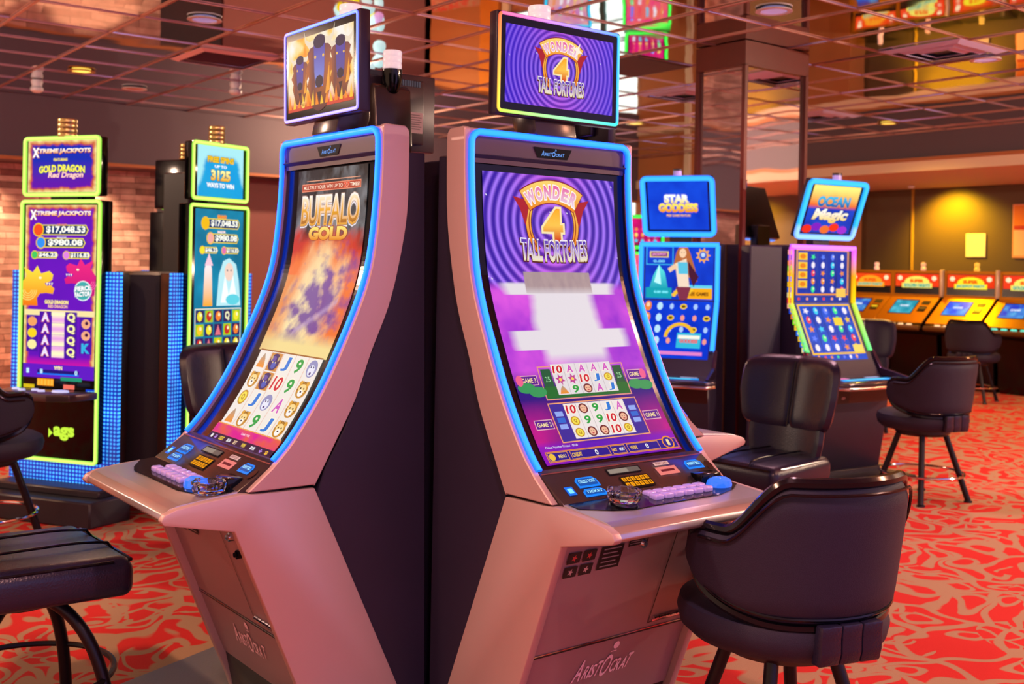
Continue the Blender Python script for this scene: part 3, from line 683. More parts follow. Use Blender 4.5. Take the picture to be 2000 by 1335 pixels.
    bm = BM(); lathe(bm, [(0, -.07), (.028, -.055), (.042, -.01), (.042, .04), (0, .04)], 20, (.0, .09, 2.38)); from_bm('lamp_socket', bm, gloss_black, t)
    bm = BM()
    for k in range(3): lathe(bm, [(0, .0), (.038, .0), (.040, .006), (.040, .02), (.038, .026), (0, .026)], 20, (0, .09, 2.42 + k * .026))
    from_bm('candle_lamp', bm, mat('candle_white', 'F4F0F8', .3, 0, 'F0E8FF', .35), t)
    # rear details of the display case
    bm = BM()
    for s in (-1, 1):
        for k in range(8): box(bm, (s * .13 + k * .012 - .045, .0395, 2.37), (s * .13 + k * .012 - .037, .0415, 2.395))
    from_bm('rear_vents', bm, mat('vent_blue', '305878', .4), tm)
    A = Art(); A.rect(-.055, 0, .015, .09, 'D8B8C0')
    for k in range(7): A.rect(-.048, .01 + k * .010, .0 + .008 * (k % 2), .014 + k * .010, '806870')
    A.build('rating_label', lambda u, v, h: (-.175 - u, .0405 + h, 2.26 - v), print_m, tm, .0004, None, 1, .0005)
    return t

viol = lambda t, u, v: (((.9, .75, 2.0) if (u < -.2 or v > .2) else (.45, .7, 2.2)), (.12, .03, 1.3))
rain = lambda t, u, v: hue_at(u, v + .03, .262, .315)
near_right = curved_machine((2.365, 2.82, 0), 0, 'curved-screen slot machine with purple swirl WONDER 4 picture, right of the front pair', art_wonder(), art_top_wonder(), rain)
near_left = curved_machine((1.845, 3.365, .006), -PI / 2, 'curved-screen slot machine with fiery BUFFALO GOLD picture, left of the front pair', shear_art(art_buffalo(), .025), art_top_buffalo(), viol, True, -.085)
near_left.rotation_euler = (.022, 0, -PI / 2)
def plain_art():
    A = Art(); A.grid(-.29, .29, .141, 1.12, 20, 40, lambda U, V: mixc(A_('2040A0'), A_('20B0D0'), fbm(U * 9, V * 9))); return A
back_side = curved_machine((2.90, 3.385, 0), PI / 2, 'slot machine showing only a pink side and blue neon edge, beside the WONDER 4 machine', plain_art(), None, None, False)
rear_one = curved_machine((2.40, 4.02, 0), PI, 'slot machine turned away, the back of its top display showing between the front pair', plain_art(), None, None, False)
back_side_display = [c for c in back_side.children if c.name.startswith('top_display')]
bm = BM(); box(bm, (2.06, 3.03, .03), (2.66, 3.80, 1.955), .004, 1); o = from_bm('pod_core', bm, blackbody); tag(o, 'dark central cabinet between the four curved machines', 'cabinet')
bm = BM(); prism(bm, [(1.2, 3.99), (1.84, 4.25), (2.1, 4.5), (2.9, 4.5), (3.25, 4.0), (3.35, 3.4), (3.04, 2.87), (2.6, 2.46), (1.9, 2.46), (1.35, 2.9)], 'z', .0, .028, .006, 2)
o = from_bm('base_plate', bm, mat('grey_plate', '6A6460', .45, .3, bump=(200, .1))); tag(o, 'grey metal floor plate under the pod of curved machines', 'floor plate')

def ashtray(loc, label):
    bm = BM(); prof = [(0, .0), (.040, .0), (.047, .006), (.052, .030), (.050, .036), (.044, .036), (.036, .014), (0, .010)]
    lathe(bm, prof, 12, (0, 0, 0))
    for k in range(4):
        a = k * PI / 2 + .4; box(bm, (-.008, -.007, .030), (.008, .007, .039), .002, 1, Matrix.Translation((math.cos(a) * .045, math.sin(a) * .045, 0)) @ Matrix.Rotation(a, 4, 'Z'))
    o = from_bm('ashtray', bm, glass, None, False); o.location = loc; tag(o, label, 'ashtray', 'glass ashtrays on the machine decks'); return o
ashtray((2.20, 2.275, .924), 'clear glass ashtray on the deck of the WONDER 4 machine')
ashtray((1.270, 3.070, .9150), 'clear glass ashtray on the deck of the BUFFALO GOLD machine')
# ---------------------------------------------------------------- tall portrait machines with lime light frames and blue dot panels
def dots_material():
    m = bpy.data.materials.new('blue_dot_panel'); m.use_nodes = True; nt = m.node_tree; b = nt.nodes['Principled BSDF']
    tc = nt.nodes.new('ShaderNodeTexCoord'); mp = nt.nodes.new('ShaderNodeVectorMath'); mp.operation = 'MULTIPLY'; mp.inputs[1].default_value = (42, 0, 42)
    fr = nt.nodes.new('ShaderNodeVectorMath'); fr.operation = 'FRACTION'
    sb = nt.nodes.new('ShaderNodeVectorMath'); sb.operation = 'SUBTRACT'; sb.inputs[1].default_value = (.5, 0, .5)
    ln = nt.nodes.new('ShaderNodeVectorMath'); ln.operation = 'LENGTH'
    mr = nt.nodes.new('ShaderNodeMapRange'); mr.inputs['From Min'].default_value = .15; mr.inputs['From Max'].default_value = .42
    mx = nt.nodes.new('ShaderNodeMix'); mx.data_type = 'RGBA'; mx.inputs['A'].default_value = (.10, .75, 1.9, 1); mx.inputs['B'].default_value = (.0, .035, .55, 1)
    nz = nt.nodes.new('ShaderNodeTexNoise'); nz.inputs['Scale'].default_value = 4
    ml = nt.nodes.new('ShaderNodeMath'); ml.operation = 'MULTIPLY_ADD'; ml.inputs[1].default_value = 1.8; ml.inputs[2].default_value = 0
    for a, c in ((tc.outputs['Object'], mp.inputs[0]), (mp.outputs[0], fr.inputs[0]), (fr.outputs[0], sb.inputs[0]), (sb.outputs[0], ln.inputs[0]), (ln.outputs['Value'], mr.inputs['Value']),
                 (mr.outputs['Result'], mx.inputs['Factor']), (mx.outputs['Result'], b.inputs['Emission Color']), (tc.outputs['Object'], nz.inputs['Vector']), (nz.outputs['Fac'], ml.inputs[0]), (ml.outputs[0], b.inputs['Emission Strength'])):
        nt.links.new(a, c)
    b.inputs['Base Color'].default_value = (.01, .02, .1, 1); b.inputs['Roughness'].default_value = .3
    return m
dots_m = dots_material()
LIME = lambda t, u, v: ((.95, 1.3, .22), (.06, .70, .0))

def fire_border(U, V, u, v0, v1, inner):
    n = fbm(U * 30, V * 30, 3); d = np.minimum(np.minimum(U + u, u - U), np.minimum(V - v0, v1 - V)) + (n - .5) * .03
    c = mixc(A_('FFF0A0'), A_('C84010'), np.clip(d / .03, 0, 1)); return mixc(c, inner, np.clip((d - .028) / .012, 0, 1))
def xtreme(A, cv, wd):
    A.text('XTREME JACKPOTS', 0, cv + .003, wd, .040, '902008', .08, None, 0, .1); A.text('XTREME JACKPOTS', 0, cv, wd, .036, vgrad('FFFFFF', 'FFA010', cv - .018, cv + .018), .05, None, 0, .1)
    A.text('X', -wd * .46, cv + .006, .05, .062, 'FFFFFF', .05, 'A04030', .05)
def amount(A, cu, cv, wd, ht, txt, gem):
    A.poly([(cu - wd / 2, cv - ht / 2), (cu + wd / 2 - ht * .3, cv - ht / 2), (cu + wd / 2, cv), (cu + wd / 2 - ht * .3, cv + ht / 2), (cu - wd / 2, cv + ht / 2)], 'F0D840')
    A.poly([(cu - wd / 2 + .005, cv - ht / 2 + .006), (cu + wd / 2 - ht * .35, cv - ht / 2 + .006), (cu + wd / 2 - .008, cv), (cu + wd / 2 - ht * .35, cv + ht / 2 - .006), (cu - wd / 2 + .005, cv + ht / 2 - .006)], '103068')
    A.text(txt, cu + ht * .25, cv, wd * .78, ht * .74, 'FFFFF0', .04)
    A.oval(cu - wd / 2, cv, ht * .62, ht * .66, 'F0C020', 20); A.oval(cu - wd / 2, cv, ht * .5, ht * .54, gem, 20)
def dragon(A, cu, cv, k, s, c0, c1):
    P = [(-.13, .12), (-.14, .0), (-.10, -.05), (-.12, -.10), (-.06, -.07), (-.03, -.11), (-.005, -.065), (.05, -.08), (.075, -.06), (.07, -.03), (.045, -.015), (.02, -.01), (.035, .005), (.06, .0), (.085, .02), (.075, .05), (.03, .045), (-.01, .05), (-.03, .075), (-.025, .12)]
    V = [(cu + s * x * k, cv + y * k) for x, y in P]
    A.poly(V, vgrad(c0, c1, cv - .1 * k, cv + .12 * k)); A.oval(cu - s * .01 * k, cv - .04 * k, .010 * k, .007 * k, 'FFF8D0', 8)
    for q in range(3): A.poly([(cu + s * (.03 + q * .016) * k, cv - .012 * k), (cu + s * (.036 + q * .016) * k, cv + .004 * k), (cu + s * (.042 + q * .016) * k, cv - .014 * k)], 'FFF8E0')
    for q in range(4): A.arc(cu - s * .09 * k, cv + .03 * k, (.02 + q * .012) * k, (.024 + q * .012) * k, 0, PI, 'FFE880' if s > 0 else 'FF70B0', 10)
def art_xtreme():
    A = Art()
    A.grid(-.255, .255, 0, 1.08, 60, 120, lambda U, V: fire_border(U, V, .262, -.01, 1.3, mixc(mixc(A_('5A10B0'), A_('7010C0'), fbm(U * 7, V * 7)), A_('D010A0'), np.clip((V - .94) / .06, 0, 1) * np.clip((1.04 - V) / .04, 0, 1))))
    xtreme(A, .055, .43)
    amount(A, .02, .155, .36, .066, '$17,048.53', 'F05020'); amount(A, .02, .235, .32, .060, '$980.08', '3090F0')
    A.text('GRAND', .01, .122, .07, .012, 'F08030', .03); A.text('MAJOR', .01, .203, .07, .012, 'E0E0F0', .03)
    amount(A, -.10, .312, .17, .042, '$46.23', '40C860'); amount(A, .13, .312, .17, .042, '$116.83', 'E080E0')
    dragon(A, -.13, .50, 1.1, 1, 'FFE040', 'F07010'); dragon(A, .12, .44, 1.0, -1, 'F02880', 'C0107A')
    A.oval(.17, .53, .062, .062, 'E8F8F8', 24); A.oval(.17, .53, .056, .056, '40A8A8', 24); A.text('FIERCE', .17, .515, .11, .03, 'FFFFFF', .05, '106868', .05, 0, 0, .1); A.text('FACTOR', .17, .55, .11, .03, 'FFFFFF', .05, '106868', .05, 0, 0, .1)
    A.text('GOLD DRAGON', -.02, .605, .17, .024, 'FFF0A0', .05, 'A05010', .04); A.text('RED DRAGON', -.01, .632, .14, .02, 'F8C8C0', .03, 'A02010', .04)
    A.rect(-.25, .655, .25, .69, 'F8E0A0'); A.rect(-.14, .665, -.055, .955, '4A10A0'); A.rect(.045, .665, .13, .955, '4A10A0'); A.rect(-.235, .69, -.15, .92, '4A10A0'); A.rect(.15, .69, .235, .92, '4A10A0')
    for r in range(4):
        A.text('A', -.097, .70 + r * .072, .055, .058, 'E8E0F8', .05, 'E04040', .04); A.text('Q', .088, .70 + r * .072, .058, .058, 'F8F0B0', .05, '806010', .04)
        A.grid(-.05, .04, .665 + r * .072, .735 + r * .072, 6, 6, lambda U, V, r=r: mixc(A_('FFF8C0'), A_('E8A0E0'), .5 + .5 * np.sin(V * 90 + r)))
    for r, c in enumerate(('F0A060', 'F8D020', 'F8E8A0')): A.oval(-.193, .73 + r * .072, .034, .030, c, 14)
    for r in range(2): A.oval(.193, .735 + r * .072, .032, .030, 'F0A880', 14); A.oval(.198, .73 + r * .072, .012, .012, '401040', 8)
    A.text('K', .193, .885, .06, .062, '30B0E0', .06)
    A.rect(-.255, .995, .255, 1.08, '6018C0'); A.rect(-.15, 1.03, .15, 1.058, '201070'); A.rect(-.15, 1.05, .15, 1.06, '1070F0'); A.text('WIN', 0, 1.015, .06, .024, 'FFF0A0', .04)
    for u, t in ((-.22, '1'), (-.12, '88'), (.13, '0')): A.text(t, u, 1.04, .02, .03, 'C0E8FF', .05)
    return A
def art_xtreme_top():
    A = Art(); A.grid(-.245, .245, 0, .325, 70, 46, lambda U, V: fire_border(U, V, .25, -.005, .33, mixc(A_('0A28B0'), A_('6010A8'), np.clip((V - .12) / .15, 0, 1))))
    xtreme(A, .07, .41); A.text('FEATURING', -.01, .122, .10, .018, 'FFE840', .04)
    A.text('GOLD DRAGON', 0, .175, .33, .045, 'FFF060', .05, '308020', .04, 0, .01); A.text('Red Dragon', .03, .222, .25, .045, 'F8D8C8', .03, 'C03080', .04, .2)
    return A
def art_wiz():
    A = Art(); A.grid(-.235, .235, 0, 1.08, 40, 90, lambda U, V: mixc(mixc(A_('0A5878'), A_('1898C0'), fbm(U * 6, V * 6)), A_('06385A'), np.clip(V - .5, 0, 1)))
    A.text('GRAND', .02, .045, .09, .022, 'F07030', .05, 'F8D030', .05)
    amount(A, .03, .09, .34, .065, '$17,048.53', 'F0B818'); A.text('MAJOR', .02, .145, .08, .02, 'F0E0F0', .05, 'D8A020', .04); amount(A, .05, .185, .28, .060, '$980.08', 'F0A8A0')
    amount(A, -.09, .262, .15, .042, '$46.23', 'F0E030'); amount(A, .12, .262, .15, .042, '$116.83', 'E070B0')
    # bearded old man and a white tower
    A.poly([(-.02, .62), (.0, .42), (.04, .33), (.10, .31), (.17, .35), (.20, .46), (.22, .62)], 'B8E8F0'); A.oval(.10, .40, .045, .06, 'F0D0C0', 18)
    A.poly([(.06, .42), (.10, .55), (.14, .42), (.19, .60), (.02, .60)], 'F4FCFF')
    for q in (-.018, .018): A.oval(.10 + q, .39, .007, .006, '204060', 8)
    A.poly([(-.10, .30), (-.07, .38), (-.06, .62), (-.15, .62), (-.14, .38)], vgrad('F8F0F8', 'F8A828', .34, .6)); A.poly([(-.14, .36), (-.10, .28), (-.06, .36)], 'F8C8D8')
    A.oval(.14, .58, .07, .035, '60D0E0', 16)
    A.frame(-.225, .635, .225, 1.075, .006, 'F8F0D0')
    cols = ('F0E030', 'F8C828', 'C83028', 'F0E030', 'F08030')
    for r in range(5):
        for q in range(5):
            u = -.178 + q * .089; v = .685 + r * .088; A.rect(u - .038, v - .038, u + .038, v + .038, 'A8C818' if (q + r) % 3 == 1 else '38205A')
            if (q, r) == (3, 0): A.text('Q', u, v, .045, .06, 'F0F0C0', .05)
            elif (q + r) % 4 == 3: A.poly([(u, v - .034), (u + .03, v + .034), (u - .03, v + .034)], 'E07080')
            elif (q, r) == (1, 2): A.oval(u, v, .036, .042, '30B0F0', 14); A.oval(u, v + .012, .02, .028, 'E8F8FF', 12)
            else: A.oval(u, v, .026, .032, cols[(q * 2 + r) % 5], 12); A.oval(u + .008, v - .01, .01, .012, 'FFF8C0', 8)
    return A
def art_free():
    A = Art()
    A.grid(-.225, .225, 0, .325, 50, 36, lambda U, V: mixc(A_('A8E8F0'), mixc(A_('0898E0'), A_('18A8D8'), fbm(U * 9, V * 9)), np.clip((.19 + .04 * fbm(U * 0 + 3, V * 30) + (V - .2) * .35 - np.abs(U - .01)) / .03, 0, 1) * np.clip((V - .05) / .05, 0, 1)))
    A.text('FREE SPINS', .0, .085, .26, .04, 'F0C020', .06, '403010', .04); A.text('UP TO', .0, .128, .12, .018, 'F4F8FF', .05)
    A.text('3125', .0, .185, .19, .07, vgrad('FFFFB0', 'F0A810', .15, .22), .06, '504010', .03); A.text('WAYS TO WIN', .0, .25, .27, .032, 'F8FCFF', .06, '2070A0', .03)
    return A

def portrait_machine(loc, rz, label, art, top, full=True, sides=None):
    t = thing('slot_machine', label, 'slot machine', loc, rz, 'portrait slot machines with lime light frames')
    bm = BM(); prism(bm, [(-.385, .06), (.385, .06), (.32, .22), (.17, .34), (-.17, .34), (-.32, .22)], 'z', .16, 1.515, .006, 1); from_bm('cabinet_body', bm, mat('navy_body', '1A1826', .4), t)
    bm = BM(); prism(bm, [(-.42, -.22), (.42, -.22), (.46, .08), (.25, .34), (-.25, .34), (-.46, .08)], 'z', .0, .155, .01, 1); prism(bm, [(-.385, -.10), (.385, -.10), (.36, .2), (-.36, .2)], 'z', .15, .20, .01, 1); from_bm('plinth', bm, mat('plinth_dark', '2A2430', .4), t)
    bm = BM(); box(bm, (-.39, .045, .20), (.39, .07, 1.52), .002, 1); from_bm('dot_panel', bm, dots_m, t)
    bm = BM(); box(bm, (-.289, .0, .335), (.289, .10, 1.96), .008, 2); d = from_bm('main_display', bm, gloss_black, t)
    bm = BM(); box(bm, (-.276, .0, 1.985), (.276, .07, 2.355), .012, 2); tp = from_bm('top_display', bm, gloss_black, t)
    bm = BM(); box(bm, (-.1, .02, 1.94), (.1, .12, 2.02), .006, 1); box(bm, (-.12, .06, 1.5), (.12, .16, 2.25), .01, 1); from_bm('display_mount', bm, satin_black, t)
    fm = flatmap(0, -.0005, 1.93)
    if art: art.build('screen', fm, art_far, d, .0004, None, 1, .001)
    neon_loop('light_frame', d, rect_path(-.280, -.022, .280, 1.588, .02), fm, .024, .012, LIME, closed=True)
    ft = flatmap(0, -.0005, 2.335)
    if top: top.build('picture', ft, art_far, tp, .0004, None, 1, .001)
    neon_loop('light_frame', tp, rect_path(-.266, -.012, .266, .340, .02), ft, .026, .012, LIME, closed=True)
    bm = BM()
    for k in range(4): lathe(bm, [(0, 0), (.055, 0), (.058, .012), (.055, .024), (0, .024)], 20, (0, .04, 2.355 + k * .030))
    from_bm('candle_lamp', bm, mat('candle_brass', 'C8B070', .25, .8), t)
    if full:
        bm = BM(); prism(bm, [(-.30, -.02), (-.26, -.21), (-.14, -.26), (.14, -.26), (.26, -.21), (.30, -.02)], 'z', .74, .785, .008, 2); dk = from_bm('button_deck', bm, mat('deck_bronze', '5A4A50', .3, .5), t)
        for k, u in enumerate((-.2, -.13, -.06, .01, .12)):
            bm = BM(); lathe(bm, [(0, .012), (.022 if k < 4 else .05, .010), (.025 if k < 4 else .055, 0)], 16, (u, -.12 - .03 * (k % 2), .785), 1, .7); from_bm('deck_button', bm, mat('white_button', 'D8E0F8', .2, 0, 'A0B8FF', .7), dk)
        A = Art(); A.rect(-.15, .0, -.03, .045, 'F89010')
        for k in range(5): A.rect(-.148 + k * .024, .004, -.130 + k * .024, .041, 'F8B840')
        A.rect(-.25, .04, -.17, .062, 'D8B818'); A.rect(.02, -.015, .17, .008, '209070'); A.rect(.04, .03, .12, .058, 'F07060'); A.rect(.2, .05, .27, .09, '1040D0'); A.text('CASH', .235, .07, .05, .02, '80E0F0', .04)
        A.build('keypad_strip', flatmap(0, -.0005, .845), art_far, d, .0005, None, 1, .001)
        A = Art(); A.text('ags', .02, .0, .15, .085, 'C8F040', .05); A.poly([(-.09, -.03), (-.06, 0), (-.09, .03)], 'C8F040'); A.build('maker_sign', flatmap(.03, -.0005, .51), art_far, d, .001, None, 1, .002)
    return t
a1 = portrait_machine((1.93, 7.06, 0), math.radians(211.8 + 90), 'portrait slot machine with XTREME JACKPOTS dragon screen and lit green maker sign, far left', art_xtreme(), art_xtreme_top())
a2 = portrait_machine((2.81, 6.69, 0), math.radians(291 + 90), 'portrait slot machine with teal FREE SPINS 3125 top screen, behind the left chair back', art_wiz(), art_free())
a3 = portrait_machine((3.10, 7.95, 0), math.radians(30 + 90), 'portrait slot machine turned away, plain dark displays between the two lime framed screens', None, None, False)

bm = BM(); lathe(bm, [(0, 0), (.26, 0), (.24, 1.50), (.20, 1.52), (0, 1.52)], 8, (2.56, 7.30, .0)); o = from_bm('pod_core', bm, MATS['navy_body'], None, False); tag(o, 'dark central column between the lime framed portrait machines', 'cabinet')
a1.scale = (1.09, 1, 1); a2.scale = (.88, 1, 1)
# ---------------------------------------------------------------- two-screen machines of the far pod
def art_star_top():
    A = Art(); A.grid(-.25, .25, 0, .40, 40, 30, lambda U, V: mixc(A_('0828B8'), A_('1858F0'), fbm(U * 6, V * 6)))
    A.text('STAR', -.01, .14, .21, .07, vgrad('F8FCFF', 'F8D840', .13, .18), .07, '9090F0', .05); A.text('GODDESS', .0, .215, .33, .075, vgrad('FFE860', 'F08820', .2, .25), .07, '9868D0', .05); A.text('FREE GAMES FEATURE', .0, .28, .20, .02, 'F8B860', .04)
    return A
def figure(A, cu, cv, k):
    """a standing woman with long light-brown hair, blue top and brown jacket (a plain drawn figure)"""
    A.poly([(cu - .05 * k, cv - .15 * k), (cu - .02 * k, cv - .2 * k), (cu + .03 * k, cv - .2 * k), (cu + .06 * k, cv - .14 * k), (cu + .10 * k, cv - .02 * k), (cu + .12 * k, cv + .08 * k), (cu - .08 * k, cv - .02 * k)], 'B86838')
    A.oval(cu, cv - .14 * k, .028 * k, .036 * k, 'F4CCA8', 16); A.poly([(cu - .06 * k, cv - .06 * k), (cu + .03 * k, cv - .10 * k), (cu + .06 * k, cv + .14 * k), (cu - .03 * k, cv + .14 * k)], 'F0D8C0')
    A.poly([(cu - .04 * k, cv - .07 * k), (cu + .04 * k, cv - .07 * k), (cu + .045 * k, cv + .02 * k), (cu - .03 * k, cv + .02 * k)], '58C0E0')
    A.poly([(cu + .045 * k, cv - .08 * k), (cu + .13 * k, cv + .04 * k), (cu + .09 * k, cv + .12 * k), (cu + .05 * k, cv + .02 * k)], '4A1830')
    A.poly([(cu - .06 * k, cv - .06 * k), (cu - .12 * k, cv - .02 * k), (cu - .10 * k, cv + .01 * k), (cu - .04 * k, cv - .03 * k)], 'F0C8A0')
    A.poly([(cu - .05 * k, cv + .12 * k), (cu + .07 * k, cv + .12 * k), (cu + .04 * k, cv + .22 * k), (cu - .02 * k, cv + .22 * k)], '803048')
    for q in (-.01, .012): A.oval(cu + q * k, cv - .145 * k, .004 * k, .003 * k, '402018', 8)
def art_star_mid():
    A = Art(); A.grid(-.29, .29, 0, .44, 40, 30, lambda U, V: mixc(A_('0420A0'), A_('1450F0'), fbm(U * 5 + 3, V * 5)))
    A.frame(-.28, .01, -.05, .16, .006, '40C8F0'); A.rect(-.25, .05, -.09, .10, 'F0D878'); A.rect(-.24, .058, -.10, .092, '803080'); A.text('JACKPOT', -.17, .075, .12, .02, 'F8A8D8', .04); A.text('0.00', -.17, .13, .1, .02, '80E0F8', .04)
    A.poly([(-.26, .38), (-.22, .25), (-.17, .16), (-.12, .22), (-.09, .36)], vgrad('60E8E8', '0898B0', .16, .36)); A.poly([(-.21, .3), (-.17, .16), (-.15, .32)], 'C0FFFF')
    A.star(.20, .08, .065, .040, 9, 'F0A848'); A.oval(.20, .08, .032, .032, '3058C8', 16); A.oval(.20, .075, .018, .018, 'C0D8FF', 12)
    A.rect(.04, .32, .28, .345, '60D0F0'); A.rect(.04, .345, .28, .43, 'F8A818'); A.text('FREE GAMES', .16, .39, .18, .03, '6A3808', .04); A.rect(-.28, .345, -.06, .43, '10A0B0'); A.text('0.00 000', -.15, .38, .12, .02, '80F0FF', .04)
    for k in range(9): A.oval(-.04 + k * .018, .40 - (k % 3) * .02, .02, .016, 'F8C030', 10)
    figure(A, .03, .21, 1.05); return A
def art_star_low():
    A = Art(); A.grid(-.29, .29, 0, .50, 30, 26, lambda U, V: mixc(A_('0420B0'), A_('0848E8'), fbm(U * 7, V * 7)))
    r = random.Random(4)
    for q in range(6):
        for j in range(4):
            u = -.25 + q * .1; v = .05 + j * .1
            if q == 0: A.oval(u, v, .03, .045, 'E88038', 12); A.oval(u, v - .01, .015, .02, 'F8D0A8', 8)
            elif q in (1,) : A.oval(u, v, .025, .035, 'B8E0F8', 12)
            elif (q + j) % 3 == 0: A.oval(u, v, .03, .024, 'F0C838', 12); A.oval(u, v, .018, .012, '604010', 8)
            else: A.oval(u, v, .018, .026, 'F09888' if j % 2 else 'A8C8F8', 10)
    A.arc(.04, .32, .10, .13, PI, 2 * PI, 'F0B828', 16); A.rect(.02, .28, .22, .41, '30B8D8'); A.rect(.03, .30, .21, .33, 'F4F0E0'); A.text('GODDESS', .12, .35, .15, .03, 'F85030', .05)
    A.rect(-.2, .44, .24, .47, 'E080C8'); return A
def art_ocean_top():
    A = Art(); A.grid(-.24, .24, 0, .40, 40, 34, lambda U, V: mixc(mixc(A_('FFF080'), A_('F06028'), np.clip((V - .03) / .15 + .25 * (fbm(U * 9, V * 9) - .5), 0, 1)), mixc(A_('0828A0'), A_('1850D8'), fbm(U * 9, V * 9)), np.clip((V - .17) / .03, 0, 1)))
    for k, c in enumerate(('F03020', '8020C0', 'F07030', 'F83818', 'A030D0')): A.oval(-.2 + k * .09, .37 - (k % 2) * .02, .05, .035, c, 14)
    A.text('OCEAN', .0, .135, .33, .09, vgrad('40C0F0', '1040A0', .1, .18), .06, 'F8A030', .04); A.text('Magic', .0, .255, .35, .12, vgrad('FFFFFF', 'F8D060', .2, .3), .05, '104080', .04, .25)
    return A
def gems(A, u0, u1, v0, v1, nu, nv, seed):
    r = random.Random(seed); cs = ('F04858', '40D0F0', 'F8C830', 'F0E8F8', '40E890', '6080F8', 'F09040')
    for q in range(nu):
        for j in range(nv):
            u = u0 + (u1 - u0) * (q + .5) / nu; v = v0 + (v1 - v0) * (j + .5) / nv; k = min((u1 - u0) / nu, (v1 - v0) / nv) * .40
            if r.random() < .4: A.star(u, v, k, k * .45, 5, r.choice(cs), r.random())
            else: A.oval(u, v, k * .7, k, r.choice(cs), 10); A.oval(u + k * .2, v - k * .2, k * .25, k * .3, 'FFF0E0', 8)
def art_ocean_mid():
    A = Art(); A.grid(-.275, .275, 0, .44, 20, 16, lambda U, V: mixc(A_('081868'), A_('3850C0'), fbm(U * 6, V * 6)))
    A.frame(-.27, .01, .27, .385, .014, 'F09838'); A.rect(.15, .03, .22, .37, '2838A0')
    for k in range(5): A.rect(-.25 + k * .1, .03, -.172 + k * .1, .37, '2038A8')
    for k in range(4): A.rect(-.25, .04 + k * .075, -.16, .10 + k * .075, 'F8C838'); A.oval(-.205, .07 + k * .075, .03, .02, 'E88020', 10)
    gems(A, -.15, .25, .04, .37, 4, 5, 3); A.rect(.14, .33, .24, .40, 'F8C858')
    for k in range(6): A.oval(-.24 + k * .085, .415, .014, .012, ('F04838', 'F8A080', 'F0F0F8')[k % 3], 8)
    return A
def art_ocean_low():
    A = Art(); A.grid(-.275, .275, 0, .50, 20, 18, lambda U, V: mixc(A_('0C2890'), A_('2060E8'), fbm(U * 8, V * 8)))
    A.frame(-.27, .01, .27, .45, .016, 'F8C030'); 
    for k in range(1, 5): A.rect(-.25 + k * .1 - .002, .03, -.25 + k * .1 + .002, .43, '0A1A60')
    gems(A, -.25, .25, .03, .43, 5, 5, 8); A.rect(.05, .13, .14, .20, 'F8D040'); A.rect(.16, .37, .26, .44, 'F8D868'); gems(A, -.25, .2, .45, .495, 7, 1, 2)
    return A
def tilt_map(cx, y0, z0, y1, z1):
    L = math.hypot(y1 - y0, z1 - z0); ny, nz = (z1 - z0) / L, -(y1 - y0) / L     # outward normal has negative y
    def f(u, v, h):
        t = v / L; return (cx + u, y0 + (y1 - y0) * t + ny * h, z0 + (z1 - z0) * t + nz * h)
    return f
